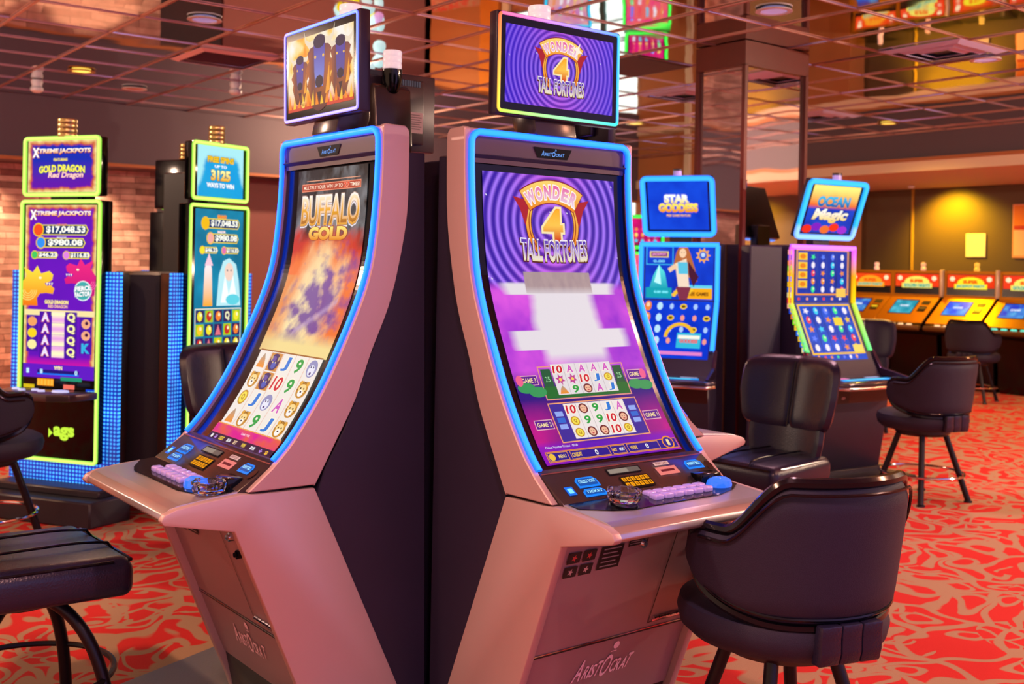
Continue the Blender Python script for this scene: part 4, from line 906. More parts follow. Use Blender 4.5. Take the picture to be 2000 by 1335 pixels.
def two_screen_machine(loc, rz, label, top, mid, low, cols, group='two-screen machines of the far pod', side_art=False):
    t = thing('slot_machine', label, 'slot machine', loc, rz, group)
    W = .335
    side = [(.30, 1.84), (.0, 1.84), (.0, 1.375), (-.22, .93), (-.30, .80), (-.40, .74), (-.36, .40), (-.30, .06), (.30, .06)]
    bm = BM(); prism(bm, side, 'x', -W, W, .006, 1); from_bm('cabinet_body', bm, blackbody, t)
    bm = BM(); prism(bm, [(-.40, -.62), (.40, -.62), (.40, .32), (-.40, .32)], 'z', 0, .03, .008, 1); prism(bm, [(-.36, -.34), (.36, -.34), (.36, .32), (-.36, .32)], 'z', .02, .065, .004, 1); from_bm('plinth', bm, mat('plinth_dark', '2A2430', .4), t)
    bm = BM(); prism(bm, [(-.41, .735), (-.345, .40), (-.30, .07), (-.28, .07), (-.28, .735)], 'x', -.33, .33, .004, 1); fp = from_bm('front_panel', bm, mat('front_panel_brown', '30181C', .3), t)
    A = Art(); A.rect(-.22, .60, -.08, .70, '060406'); A.oval(-.14, .64, .02, .012, 'A09898'); 
    A.build('coin_opening', lambda u, v, h: (u, -.345 - (v - .40) * .194 - h, v), print_m, fp, .0005, None, 1, .003)
    A = Art(); A.rect(-.27, .42, -.16, .49, 'D89888'); A.rect(-.26, .44, -.17, .45, 'A06860'); A.rect(-.26, .46, -.17, .47, 'A06860')
    A.build('rating_label', lambda u, v, h: (u, -.345 - (v - .40) * .194 - h, v), print_m, fp, .0005, None, 1, .003)
    bm = BM(); prism(bm, [(-.36, -.20), (-.42, -.60), (-.36, -.68), (.36, -.68), (.42, -.60), (.36, -.20)], 'z', .745, .79, .01, 2); dk = from_bm('button_deck', bm, mat('deck_dark', '3A3040', .12, .3, coat=.5), t)
    bm = BM(); prism(bm, [(-.425, -.60), (-.365, -.69), (.365, -.69), (.425, -.60)], 'z', .735, .760, .008, 2); from_bm('deck_rim', bm, chrome, dk)
    A = Art(); A.poly([(-.26, .05), (.26, .05), (.28, .16), (-.28, .16)], '0890E8'); A.poly([(-.20, .07), (.20, .07), (.21, .13), (-.21, .13)], '60D8F8'); A.rect(-.25, -.04, -.08, .02, 'E878B0'); A.rect(.10, -.03, .24, .01, 'C0C8F8')
    A.build('touch_panel', lambda u, v, h: (u, -.38 - v, .79 + h), art_far, dk, .0006, None, 1, .001)
    for s in (-1, 1):
        bm = BM(); prism(bm, [(-.20, 1.0), (-.30, .86), (-.60, .80), (-.56, .79), (-.25, .79)], 'x', *sorted((s * .335, s * .365)), .004, 1); from_bm('deck_arm', bm, mat('arm_metal', '4A3850', .2, .7), t)
    fm0 = flatmap(0, -.001, 1.82); d = None
    mid.build('upper_screen', fm0, art_far, t, .0006, None, 1, .002)
    fl = tilt_map(0, -.004, 1.37, -.222, .925); low.build('lower_screen', fl, art_far, t, .0006, None, 1, .003)
    for s in (-1, 1):
        pth = [(s * .322, .0 + .45 * k / 10) for k in range(11)]; neon_loop('side_light', t, pth, fm0, .040, .02, cols(0))
        pth = [(s * .322, .01 + .42 * k / 10) for k in range(11)]; neon_loop('side_light', t, pth, fl, .040, .02, cols(1))
    neon_loop('top_light', t, [(-.335 + .067 * k, -.005) for k in range(11)], fm0, .04, .02, cols(2))
    if side_art:
        A = Art(); cs = ('F8A890', '80E020', 'F0C030', 'E02848', 'F08828', '2878F8', 'F0E0A0', '1048D0', 'F8D030', '2060E0')
        for k in range(20):
            z = 1.80 - k * .043; y = -.06 + (0 if z > 1.375 else -(1.375 - z) * .49)
            A.poly([(y + .01, z), (y + .055, z), (y + .055, z - .040), (y + .01, z - .040)], cs[(k * 7) % 10])
            A.oval(y + .03, z - .02, .012, .012, cs[(k * 3 + 1) % 10], 8)
        A.build('side_picture', lambda u, v, h: (-W - .003 - h, u + .02, v), art_far, t, .0005)
    # top display tipped towards the player
    ft = tilt_map(0, -.17, 2.36, .0, 1.90)
    top.build('top_picture', lambda u, v, h: ft(u, v + .04, h), art_far, t, .0006, None, 1, .004)
    neon_loop('top_frame_light', t, rect_path(-.29, .012, .29, .478, .035), ft, .044, .02, cols(3), closed=True)
    M = Matrix.Translation((0, -.085, 2.13)) @ Matrix.Rotation(math.atan2(.17, .46), 4, 'X')
    bm = BM(); box(bm, (-.30, .003, -.245), (.30, .05, .245), .012, 2, M); from_bm('top_display', bm, satin_black, t)
    bm = BM(); box(bm, (-.09, .02, 1.82), (.09, .10, 2.02), .008, 1); from_bm('display_neck', bm, satin_black, t)
    bm = BM(); lathe(bm, [(0, 0), (.034, 0), (.036, .03), (.034, .055), (0, .055)], 18, (0, -.14, 2.355)); from_bm('candle_lamp', bm, mat('candle_grey', 'A8A0D8', .3, 0, '8080D8', .25), t)
    bm = BM(); lathe(bm, [(0, .055), (.037, .055), (.037, .07), (0, .075)], 18, (0, -.14, 2.355)); from_bm('candle_cap', bm, satin_black, t)
    return t
cb = lambda k: (lambda t, u, v: ((.06, .62, 2.2), (.0, .12, 1.4)))
def co_(k):
    def f(t, u, v):
        if k == 0: return ((1.5, .15 + .75 * t, 1.8 * max(0, 1 - 2.2 * t)), (.7, .05 + .35 * t, .8 * max(0, 1 - 2.2 * t)))
        if k == 1: return ((.95 - .75 * t, 1.2, .08 + .3 * t), (.4 - .35 * t, .6, .02))
        if k == 2: return ((1.3, .35, 1.9), (.5, .05, 1.1))
        return ((.06, .75, 1.7), (.0, .28, 1.1)) if v < .4 else ((.45, .9, 1.9), (.1, .25, 1.2))
    return f
sA = two_screen_machine((6.36, 6.00, 0), math.radians(212 + 90), 'two-screen slot machine in a blue light frame reading STAR GODDESS', art_star_top(), art_star_mid(), art_star_low(), cb)
sB = two_screen_machine((7.36, 5.37, 0), math.radians(264 + 90), 'two-screen slot machine with rainbow light frame reading OCEAN Magic', art_ocean_top(), art_ocean_mid(), art_ocean_low(), co_, side_art=True)
sA.scale = (.95, .95, .985); sB.scale = (1.12, .95, .985)
bm = BM(); prism(bm, [(6.62, 5.50), (6.94, 5.44), (6.94, 5.63), (6.70, 5.66)], 'z', .05, 1.80, .01, 1); o = from_bm('pod_core', bm, blackbody); tag(o, 'narrow dark filler cabinet between the two-screen machines of the far pod', 'cabinet')
def art_plain(c0, c1, w, h, seed):
    A = Art(); A.grid(-w, w, 0, h, 24, 20, lambda U, V: mixc(A_(c0), A_(c1), fbm(U * 8 + seed, V * 8) * 1.4 - .2)); gems(A, -w * .9, w * .9, h * .3, h * .95, 5, 3, seed); return A
green = lambda k: (lambda t, u, v: ((.10, 1.5, .12), (.02, .7, .03)))
cyan = lambda k: (lambda t, u, v: ((.05, .8, 1.2), (.0, .3, .7)))
two_screen_machine((10.2, 11.9, 0), math.radians(232 + 90), 'slot machine with mauve screens behind the near pod, seen overhead', art_plain('B858C8', 'F0A0A8', .25, .4, 1), art_plain('C070C0', 'F8B890', .29, .44, 2), art_plain('8040A0', 'E890C0', .29, .5, 3), cyan, 'machines glimpsed in the mirrored ceiling')
two_screen_machine((11.1, 11.2, 0), math.radians(225 + 90), 'green framed machine with magenta screen, seen mirrored in the ceiling', art_plain('F01880', '801040', .25, .4, 4), art_plain('F02090', 'F08030', .29, .44, 5), art_plain('602080', 'F03060', .29, .5, 6), green, 'machines glimpsed in the mirrored ceiling')

# ---------------------------------------------------------------- the far row of gold-trimmed machines
def row_machine(loc, label, bg, fg, scr, seed, lamp_c):
    t = thing('slot_machine', label, 'slot machine', loc, -PI / 2, 'gold trimmed slot machines in the far row')
    bm = BM(); prism(bm, [(.45, 1.64), (.0, 1.64), (-.02, 1.30), (-.04, 1.24), (-.50, .90), (-.56, .84), (-.54, .80), (-.10, .74), (-.06, .10), (.0, .0), (.45, .0)], 'x', -.375, .375, .01, 1); from_bm('cabinet_body', bm, mat('row_black', '0E0C12', .25), t)
    bm = BM(); box(bm, (-.385, -.012, 1.61), (.385, .0, 1.65)); box(bm, (-.385, -.02, 1.30), (-.355, .0, 1.65)); box(bm, (.355, -.02, 1.30), (.385, .0, 1.65)); box(bm, (-.385, -.04, 1.265), (.385, -.01, 1.31)); from_bm('sign_frame', bm, gold_trim, t)
    bm = BM(); prism(bm, [(-.035, 1.25), (-.50, .905), (-.51, .92), (-.04, 1.275)], 'x', -.38, .38, .003, 1); pn = from_bm('sloping_panel', bm, gold_trim, t)
    A = Art(); A.grid(-.345, .345, 0, .29, 20, 10, lambda U, V: mixc(A_(bg), A_('F85018'), fbm(U * 6 + seed, V * 6)))
    A.oval(0, .12, .20, .09, fg, 18); A.rect(-.24, .13, .24, .20, fg); A.text('SUPER', 0, .10, .22, .05, 'F86010', .08); A.text('JACKPOT PARTY' if seed % 2 else 'GOLDEN NIGHTS', 0, .165, .42, .05, '20A080', .06, 'F8F0C0', .05)
    for s in (-1, 1): A.oval(s * .27, .06, .04, .035, 'FFE8B8', 12); A.oval(s * .27, .235, .03, .025, 'FFE0A8', 12)
    A.build('lit_sign', flatmap(0, -.012, 1.60), art_far, t, .0006, None, 1, .001)
    fl = tilt_map(0, -.045, 1.277, -.505, .922)
    A = Art(); A.rect(-.25, .08, .12, .40, '101018'); A.grid(-.235, .105, .10, .385, 16, 10, lambda U, V: mixc(A_(scr), A_('70D8F0'), fbm(U * 10 + seed, V * 10) * 1.6 - .6)); A.text('GAME', -.06, .22, .14, .04, 'E8F0FF', .05)
    A.rect(.18, .10, .30, .18, '604010'); A.rect(.18, .22, .30, .34, '402808'); A.rect(.19, .24, .29, .28, 'F8C020' if seed % 2 else '906020')
    A.build('game_screen', fl, art_far, pn, .0006, None, 1, .002)
    bm = BM(); box(bm, (-.38, -.575, .815), (.38, -.50, .885), .02, 2); from_bm('arm_rest', bm, mat('row_rest', '6A4820', .35, .3), t)
    for k in range(4): bm = BM(); box(bm, (-.22 + k * .13, -.555, .875), (-.14 + k * .13, -.515, .905), .01, 1); from_bm('deck_button', bm, mat('teal_button', '60E0D8', .2, 0, '40F0E0', .8) if seed in (1, 4) else mat('pale_button', 'E8E0D0', .2, 0, 'FFE8C0', .5), t)
    bm = BM()
    for s in (-1, 1): cyl(bm, (s * .31, -.032, 1.255), .025, .02, 14, 'y')
    from_bm('speaker', bm, gloss_black, t)
    bm = BM(); lathe(bm, [(0, 0), (.035, 0), (.04, .05), (.025, .065), (.035, .08), (.035, .12), (0, .13)], 16, (0, .15, 1.64)); from_bm('candle_lamp', bm, mat('candle_row_' + lamp_c, lamp_c, .3, 0, lamp_c, .5), t)
    return t
for k, (y, lb, bg, fg, sc, lc) in enumerate(((9.55, 'gold trimmed machine with orange sign, leftmost of the far row, partly hidden', 'F04010', 'F8A020', '2848C0', 'F0C0B0'),
        (8.78, 'gold trimmed machine with red sign over a green-blue screen, second in the far row', 'F02018', 'F8E860', '1890A8', 'F0B890'),
        (7.96, 'gold trimmed machine with yellow lettered sign over a deep blue screen, below the notice', 'E82810', 'F8E828', '2050F0', 'F8C850'),
        (7.15, 'gold trimmed machine with teal buttons at the right edge of the picture', 'F03020', 'F8E860', '1838C8', 'F0C0A0'))):
    row_machine((14.28, y, 0), lb, bg, fg, sc, k + 1 if k else 7, lc)
for y in (8.37, 7.555): 
    bm = BM(); box(bm, (14.2, y - .017, 1.28), (14.275, y + .017, 1.67), .008, 1); o = from_bm('divider_post', bm, mat('post_pale', 'D8C8B0', .35, .3)); tag(o, 'pale upright post between two machines of the far row, ' + ('left' if y > 8 else 'right') + ' of the paper notice', 'post')
# ---------------------------------------------------------------- seats
def swivel_stool(loc, rz, label):
    """faces -y; the wrap-round back stands at +y"""
    t = thing('swivel_stool', label, 'stool', loc, rz, 'round swivel stools with wrap-round backs')
    bm = BM(); lathe(bm, [(0, .505), (.20, .50), (.275, .508), (.305, .535), (.314, .575), (.305, .605), (.27, .625), (.20, .635), (0, .64)], 48); from_bm('seat', bm, fabric, t)
    # back pad: thick curved shell; height varies with the angle
    n = 60; span = math.radians(90); R0, R1 = .275, .325
    def top(a):
        q = abs(a) / span; return 1.02 - .155 * (3 * min(1, max(0, (q - .36) / .36)) ** 2 - 2 * min(1, max(0, (q - .36) / .36)) ** 3)
    def bot(a): q = abs(a) / span; return .615 + .085 * max(0, (q - .35) / .65) ** 2
    V = []; Fc = []
    def cut(a):  # rounded ends
        q = max(0, (abs(a) - span + .22) / .22); e = 1 - math.sqrt(max(0, 1 - q * q)); tp, bt = top(a), bot(a); mid = (tp * .42 + bt * .58); return mid + (tp - mid) * (1 - e * .72), mid + (bt - mid) * (1 - e * .72)
    m_ = 10
    for i in range(n + 1):
        a = -span + 2 * span * i / n; tp, bt = cut(a)
        ring = []
        for side in (0, 1):
            for j in range(m_ + 1):
                f = j / m_ if side == 0 else 1 - j / m_
                z = bt + (tp - bt) * f; edge = (1 - (2 * f - 1) ** 8) ** .5
                r = (R0 + R1) / 2 + (1 if side == 0 else -1) * (R1 - R0) / 2 * edge + .045 * (z - .66) / .36
                V.append((r * math.sin(a), r * math.cos(a), z))
    S = 2 * (m_ + 1)
    for i in range(n):
        for j in range(S): Fc.append((i * S + j, i * S + (j + 1) % S, (i + 1) * S + (j + 1) % S, (i + 1) * S + j))
    Fc.append(tuple(range(S))); Fc.append(tuple(n * S + j for j in reversed(range(S))))
    me = bpy.data.meshes.new('backrest'); me.from_pydata(V, [], Fc); bk = link('backrest', me, fabric, t, True)
    bm = BM(); bmesh.ops.recalc_face_normals
    P = []; Q = []
    for i in range(n + 1):
        a = -span + 2 * span * i / n; tp, bt = cut(a)
        for L, z in ((P, tp), (Q, bt)): r = (R0 + R1) / 2 + .045 * (z - .66) / .36; L.append((r * math.sin(a), r * math.cos(a), z + (.002 if L is P else -.002)))
    bm = BM(); tube(bm, P + list(reversed(Q)), .017, 8, True); from_bm('edge_trim', bm, piping, bk)
    for dz_, L in ((-.028, P), (.028, Q)):
        bm = BM(); tube(bm, [(x * 1.078 if dz_ > 0 else x * 1.075, y * 1.075, z + dz_) for x, y, z in L[4:-4]], .005, 6); from_bm('welt_seam', bm, piping, bk)
    bm = BM()
    for x in (-.07, .0, .07): prism(bm, [(.28, .515), (.318, .515), (.328, .55), (.328, .59), (.332, .63), (.30, .63)], 'x', x - .034, x + .034, .006, 2)
    from_bm('back_bracket', bm, leather, t)
    bm = BM(); lathe(bm, [(0, .46), (.17, .46), (.19, .48), (.19, .505), (0, .505)], 32); from_bm('swivel_plate', bm, satin_black, t)
    for k in range(4):
        a = PI / 4 + k * PI / 2; c, s = math.cos(a), math.sin(a)
        bm = BM(); tube(bm, [(.15 * c, .15 * s, .48), (.31 * c, .31 * s, .01)], .021, 12); lathe(bm, [(0, 0), (.030, 0), (.028, .012), (0, .014)], 12, (.31 * c, .31 * s, 0)); from_bm('leg', bm, leg_m, t)
    bm = BM(); tube(bm, [(.285 * math.cos(a), .285 * math.sin(a), .19) for a in [2 * PI * k / 40 for k in range(40)]], .010, 8, True); from_bm('foot_ring', bm, chrome, t)
    return t
def padded_chair(loc, rz, label):
    """faces -y; two-panel leather back at +y; curved legs"""
    t = thing('padded_chair', label, 'chair', loc, rz, 'padded leather chairs with two-panel backs')
    bm = BM(); V = BM(); bmesh.ops.create_grid(V, x_segments=16, y_segments=12, size=.5); V.free()
    box(bm, (-.275, -.27, .455), (.275, .27, .585), .045, 5)
    for v in bm.verts:
        v.co.z += (.012 if v.co.z > .52 else 0) * math.cos(v.co.x * 5) + (-.02 * max(0, (-v.co.y - .1) / .17) ** 2)
    st = from_bm('seat', bm, leather, t)
    bm = BM()
    for x in (-.10, .10): tube(bm, [(x, y, .602 - .02 * max(0, (-y - .1) / .17) ** 2 - (.03 if abs(y) > .24 else 0)) for y in [-.262 + k * .0262 for k in range(21)]], .005, 6)
    tube(bm, [(-.24, -.262, .56), (.24, -.262, .56)], .006, 6); tube(bm, [(.262, -.20, .566), (.262, .20, .572)], .005, 6); tube(bm, [(-.262, -.20, .566), (-.262, .20, .572)], .005, 6); from_bm('seat_seam', bm, piping, st)
    # back: curved pad with rounded corners, leaning back a little
    def shell(name, z0, z1, w, th, mt, lean, bulge, ex=6):
        V = []; Fc = []; nx, nz = 28, 20
        for side in (0, 1):
            for j in range(nz + 1):
                for i in range(nx + 1):
                    a = -1 + 2 * i / nx; b = -1 + 2 * j / nz
                    # squircle mapping for round corners
                    k = (abs(a) ** ex + abs(b) ** ex) ** (1 / ex) if (a or b) else 1; mx_ = max(abs(a), abs(b)); q = mx_ / k if k else 1
                    x = a * q * w / 2 * (1 - .10 * (-b if b < 0 else 0)); z = (z0 + z1) / 2 + b * q * (z1 - z0) / 2
                    e = math.sqrt(max(0, 1 - min(1, mx_) ** 8))
                    y = .26 + lean * (z - .6) - .10 * (x / .3) ** 2 + (-1 if side == 0 else 1) * th / 2 * e
                    if side == 0: y -= bulge * math.cos(a * PI / 2) * .2 - bulge * .35 * math.exp(-(x / .012) ** 2)
                    V.append((x, y, z))
        o = (nx + 1) * (nz + 1)
        for j in range(nz):
            for i in range(nx):
                p = j * (nx + 1) + i
                Fc.append((p, p + 1, p + nx + 2, p + nx + 1)); Fc.append((o + p + nx + 1, o + p + nx + 2, o + p + 1, o + p))
        loop = [j * (nx + 1) for j in range(nz + 1)] + [nz * (nx + 1) + i for i in range(1, nx + 1)] + [j * (nx + 1) + nx for j in range(nz - 1, -1, -1)] + [i for i in range(nx - 1, 0, -1)]
        for i in range(len(loop)): p, q2 = loop[i], loop[(i + 1) % len(loop)]; Fc.append((p, q2, o + q2, o + p))
        bm = BM(); me = bpy.data.meshes.new('x'); me.from_pydata(V, [], Fc); bm.from_mesh(me); bpy.data.meshes.remove(me)
        bmesh.ops.remove_doubles(bm, verts=bm.verts, dist=1e-5)
        return from_bm(name, bm, mt, t)
    bk = shell('backrest', .70, 1.12, .64, .11, leather, .22, .03)
    bm = BM(); tube(bm, [(0, .26 + .22 * (z - .6) - .068, z) for z in [.73 + k * .018 for k in range(21)]], .005, 6); from_bm('centre_seam', bm, piping, bk)
    shell('lower_back', .53, .78, .50, .08, leather, .18, .0, 8)
    bm = BM(); lathe(bm, [(0, .40), (.09, .40), (.12, .44), (.12, .462), (0, .462)], 24); from_bm('swivel_hub', bm, satin_black, t)
    for k in range(4):
        a = PI / 4 + k * PI / 2; c, s = math.cos(a), math.sin(a)
        bm = BM(); tube(bm, bez((.06 * c, .06 * s, .43), (.27 * c, .27 * s, .38), (.31 * c, .31 * s, .0), 14), .020, 10); from_bm('leg', bm, leg_m, t)
    bm = BM(); tube(bm, [(.285 * math.cos(a), .285 * math.sin(a), .17) for a in [2 * PI * k / 40 for k in range(40)]], .010, 8, True); from_bm('foot_ring', bm, leg_m, t)
    return t
def face(deg): return math.radians(deg + 90)      # heading of the sitter, degrees from +x
s0 = swivel_stool((2.69, 2.09, 0), face(74), 'round black stool with wrap-round back, large in the right foreground')
dup(s0, (7.09, 4.30, 0), face(76), 'round black stool standing alone on the carpet, right of the rainbow framed machine')
dup(s0, (13.1, 7.25, 0), face(10), 'round black stool against the far row of gold trimmed machines')
dup(s0, (1.38, 6.48, 0), face(35), 'round black stool at the left edge, before the portrait dragon machine')
c0 = padded_chair((4.78, 3.86, 0), face(183), 'padded leather chair with purple and blue sheen, right of the front pair')
dup(c0, (2.62, 5.72, 0), face(280), 'padded leather chair whose back shows left of the BUFFALO GOLD machine')
q = dup(c0, (.965, 3.94, 0), face(2), 'padded leather chair in the left foreground, only its seat and legs in view'); q.scale = (1.08, 1.08, 1.04)
dup(c0, (9.70, 6.55, 0), face(215), 'padded leather chair with greenish sheen behind the rainbow framed machine')

# ---------------------------------------------------------------- room
def node_mat(name, build, rough=.6, metal=0):
    m = bpy.data.materials.new(name); m.use_nodes = True; nt = m.node_tree; b = nt.nodes['Principled BSDF']; b.inputs['Roughness'].default_value = rough; b.inputs['Metallic'].default_value = metal
    build(nt, b, nt.nodes.new('ShaderNodeTexCoord')); MATS[name] = m; return m
def carpet(nt, b, tc):
    L = nt.links.new; N = nt.nodes.new
    def noise(sc, det=1.0, src=None, dist=0.0):
        n = N('ShaderNodeTexNoise'); n.inputs['Scale'].default_value = sc; n.inputs['Detail'].default_value = det; n.inputs['Distortion'].default_value = dist; L(src or tc.outputs['Object'], n.inputs['Vector']); return n
    def math_(op, a, v=None, c=None):
        m = N('ShaderNodeMath'); m.operation = op
        for i, q in enumerate((a, v, c)):
            if q is None: continue
            if isinstance(q, (int, float)): m.inputs[i].default_value = q
            else: L(q, m.inputs[i])
        return m.outputs[0]
    wn = noise(1.7, 1.0); sc = N('ShaderNodeVectorMath'); sc.operation = 'MULTIPLY_ADD'; sc.inputs[1].default_value = (.9, .9, 0); L(wn.outputs['Color'], sc.inputs[0]); L(tc.outputs['Object'], sc.inputs[2])
    wn2 = noise(5.5, 0.0); sc2 = N('ShaderNodeVectorMath'); sc2.operation = 'MULTIPLY_ADD'; sc2.inputs[1].default_value = (.16, .16, 0); L(wn2.outputs['Color'], sc2.inputs[0]); L(sc.outputs[0], sc2.inputs[2])
    fl = N('ShaderNodeVectorMath'); fl.operation = 'MULTIPLY'; fl.inputs[1].default_value = (1, 1, 0); L(sc2.outputs[0], fl.inputs[0]); pos = fl.outputs[0]
    def voro(scale, feat):
        v = N('ShaderNodeTexVoronoi'); v.voronoi_dimensions = '2D'; v.feature = feat; v.inputs['Scale'].default_value = scale; v.inputs['Randomness'].default_value = .9; L(pos, v.inputs['Vector']); return v.outputs['Distance']
    def band(src, lo, hi):
        r = N('ShaderNodeMapRange'); r.inputs['From Min'].default_value = lo; r.inputs['From Max'].default_value = hi; r.inputs['To Min'].default_value = 1; r.inputs['To Max'].default_value = 0; L(src, r.inputs['Value']); return r.outputs['Result']
    edge = band(voro(3.0, 'DISTANCE_TO_EDGE'), .075, .10)
    f1 = voro(3.0, 'F1'); rg = math_('ABSOLUTE', math_('SUBTRACT', f1, .27)); gate = noise(2.3, 0.0)
    ring = math_('MULTIPLY', band(rg, .055, .08), math_('GREATER_THAN', gate.outputs['Fac'], .47))
    e2 = math_('MULTIPLY', band(voro(5.2, 'DISTANCE_TO_EDGE'), .06, .085), math_('LESS_THAN', gate.outputs['Fac'], .47))
    r = N('ShaderNodeMath'); r.operation = 'MAXIMUM'; L(math_('MAXIMUM', edge, ring), r.inputs[0]); L(e2, r.inputs[1])
    mx = N('ShaderNodeMix'); mx.data_type = 'RGBA'; mx.inputs['A'].default_value = (*lin('D0160F'), 1); mx.inputs['B'].default_value = (*lin('B0886A'), 1); L(r.outputs[0], mx.inputs['Factor'])
    f = noise(240, 2.0); sp = N('ShaderNodeMix'); sp.data_type = 'RGBA'; sp.blend_type = 'MULTIPLY'; sp.inputs['Factor'].default_value = .5
    L(mx.outputs['Result'], sp.inputs['A']); L(f.outputs['Color'], sp.inputs['B']); gm = N('ShaderNodeHueSaturation'); gm.inputs['Value'].default_value = 1.25; L(sp.outputs['Result'], gm.inputs['Color'])
    mx2 = N('ShaderNodeMix'); mx2.data_type = 'RGBA'; mx2.inputs['Factor'].default_value = .35; L(mx.outputs['Result'], mx2.inputs['A']); L(gm.outputs['Color'], mx2.inputs['B'])
    L(mx2.outputs['Result'], b.inputs['Base Color'])
    bp = N('ShaderNodeBump'); bp.inputs['Strength'].default_value = .4; bp.inputs['Distance'].default_value = .004; L(f.outputs['Fac'], bp.inputs['Height']); L(bp.outputs['Normal'], b.inputs['Normal'])
def stone(nt, b, tc):
    L = nt.links.new; N = nt.nodes.new
    mp = N('ShaderNodeMapping'); mp.inputs['Rotation'].default_value = (PI / 2, 0, 0); L(tc.outputs['Object'], mp.inputs['Vector'])
    br = N('ShaderNodeTexBrick'); br.inputs['Scale'].default_value = 1; br.inputs['Brick Width'].default_value = .55; br.inputs['Row Height'].default_value = .075; br.inputs['Mortar Size'].default_value = .003; br.squash = .6; br.squash_frequency = 3; br.inputs['Bias'].default_value = 0; br.offset = .37
    br.inputs['Color1'].default_value = (*lin('D0A898'), 1); br.inputs['Color2'].default_value = (*lin('7E5A50'), 1); br.inputs['Mortar'].default_value = (*lin('4A3028'), 1)
    nz = N('ShaderNodeTexNoise'); nz.inputs['Scale'].default_value = 1.2; nz.inputs['Detail'].default_value = 1; L(tc.outputs['Object'], nz.inputs['Vector'])
    ad = N('ShaderNodeVectorMath'); ad.operation = 'MULTIPLY_ADD'; ad.inputs[1].default_value = (.45, .035, .0); L(nz.outputs['Color'], ad.inputs[0]); L(mp.outputs['Vector'], ad.inputs[2]); L(ad.outputs[0], br.inputs['Vector'])
    n2 = N('ShaderNodeTexNoise'); n2.inputs['Scale'].default_value = 9; n2.inputs['Detail'].default_value = 5; L(tc.outputs['Object'], n2.inputs['Vector'])
    mx = N('ShaderNodeMix'); mx.data_type = 'RGBA'; mx.blend_type = 'OVERLAY'; mx.inputs['Factor'].default_value = .6; L(br.outputs['Color'], mx.inputs['A']); L(n2.outputs['Fac'], mx.inputs['B']); L(mx.outputs['Result'], b.inputs['Base Color'])
    bp = N('ShaderNodeBump'); bp.inputs['Strength'].default_value = .9; bp.inputs['Distance'].default_value = .03; L(mx.outputs['Result'], bp.inputs['Height']); L(bp.outputs['Normal'], b.inputs['Normal'])
def mirror(nt, b, tc):
    n = nt.nodes.new('ShaderNodeTexNoise'); n.inputs['Scale'].default_value = 2.2; n.inputs['Detail'].default_value = .5; nt.links.new(tc.outputs['Object'], n.inputs['Vector'])
    bp = nt.nodes.new('ShaderNodeBump'); bp.inputs['Strength'].default_value = .05; bp.inputs['Distance'].default_value = .05; nt.links.new(n.outputs['Fac'], bp.inputs['Height']); nt.links.new(bp.outputs['Normal'], b.inputs['Normal'])
    b.inputs['Base Color'].default_value = (*lin('E6E0E0'), 1)
carpet_m = node_mat('carpet_swirls', carpet, .95); stone_m = node_mat('ledger_stone', stone, .85); mirror_m = node_mat('bronze_mirror', mirror, .03, 1.0)
def slab(name, lo, hi, m, label=None):
    bm = BM(); box(bm, lo, hi); o = from_bm(name, bm, m, None, False); return struct(o)
slab('floor', (-7, -7, -.1), (15.2, 21.2, 0), carpet_m)
HC = 3.439; X0 = 2.062 - .746 * 9; Y0 = 3.782 - .744 * 9; P = .746; Q = .744; XR = 12.8; YF = 21.0
dark_wall = mat('taupe_paint', '5A4A56', .6, bump=(60, .05)); pink_wall = mat('rose_paint', 'E8CDB0', .6, bump=(60, .05)); olive = mat('dark_olive_paint', '5E4C34', .55, bump=(60, .05)); tan = mat('tan_paint', 'B8794A', .6, bump=(60, .05)); lit_edge = mat('orange_lit_trim', 'B06838', .5)
# mirrored tiles, each hung with a slight tilt of its own
rr = random.Random(3); V = []; Fc = []
nx_ = int((XR - X0) / P) + 1; ny_ = int((YF - Y0) / Q) + 1
for i in range(nx_):
    for j in range(ny_):
        x0 = X0 + i * P; x1 = min(x0 + P, XR); y0 = Y0 + j * Q; y1 = y0 + Q
        tx, ty = rr.uniform(-1, 1) * .0011, rr.uniform(-1, 1) * .0011; k = len(V)
        for x, y in ((x0, y0), (x1, y0), (x1, y1), (x0, y1)): V.append((x, y, HC + .006 + (x - x0 - P / 2) * tx * 2 + (y - y0 - Q / 2) * ty * 2))
        Fc.append((k, k + 3, k + 2, k + 1))
me = bpy.data.meshes.new('ceiling'); me.from_pydata(V, [], Fc); struct(link('ceiling', me, mirror_m))
bm = BM()
for i in range(nx_ + 1):
    x = min(X0 + i * P, XR); box(bm, (x - .012, Y0, HC - .004), (x + .012, YF, HC + .004))
for j in range(ny_ + 1):
    y = Y0 + j * Q; box(bm, (X0, y - .009, HC - .003), (XR, y + .009, HC + .003))
struct(from_bm('trim_1', bm, mat('ceiling_bars', 'C89890', .35, .6), None, False))
slab('wall_soffit_left', (-7, 13.05, 2.72), (XR, 13.9, HC + .1), dark_wall)
slab('trim_2', (-7, 13.02, 2.70), (XR, 13.07, 2.735), lit_edge)  # orange light under the soffit, put into the strip's colour
slab('wall_left_stone', (-7, 13.8, 0), (4.95, 14.0, 2.8), stone_m)
slab('wall_left', (5.8, 13.8, 0), (9.1, 14.0, 2.8), mat('maroon_paint', '8A5450', .6, bump=(60, .05)))
slab('door_1', (4.95, 13.84, 0), (5.8, 14.0, 2.8), mat('dark_door', '2A1418', .4))
slab('wall_left_return', (9.0, 13.8, 0), (9.1, YF, HC), tan)
slab('wall_far', (9.0, YF, 0), (12.9, 21.2, HC + .2), mat('far_brown', '7A5444', .6))
slab('wall_right_window', (XR, 11.7, 0), (13.0, 21.1, HC + .2), tan)
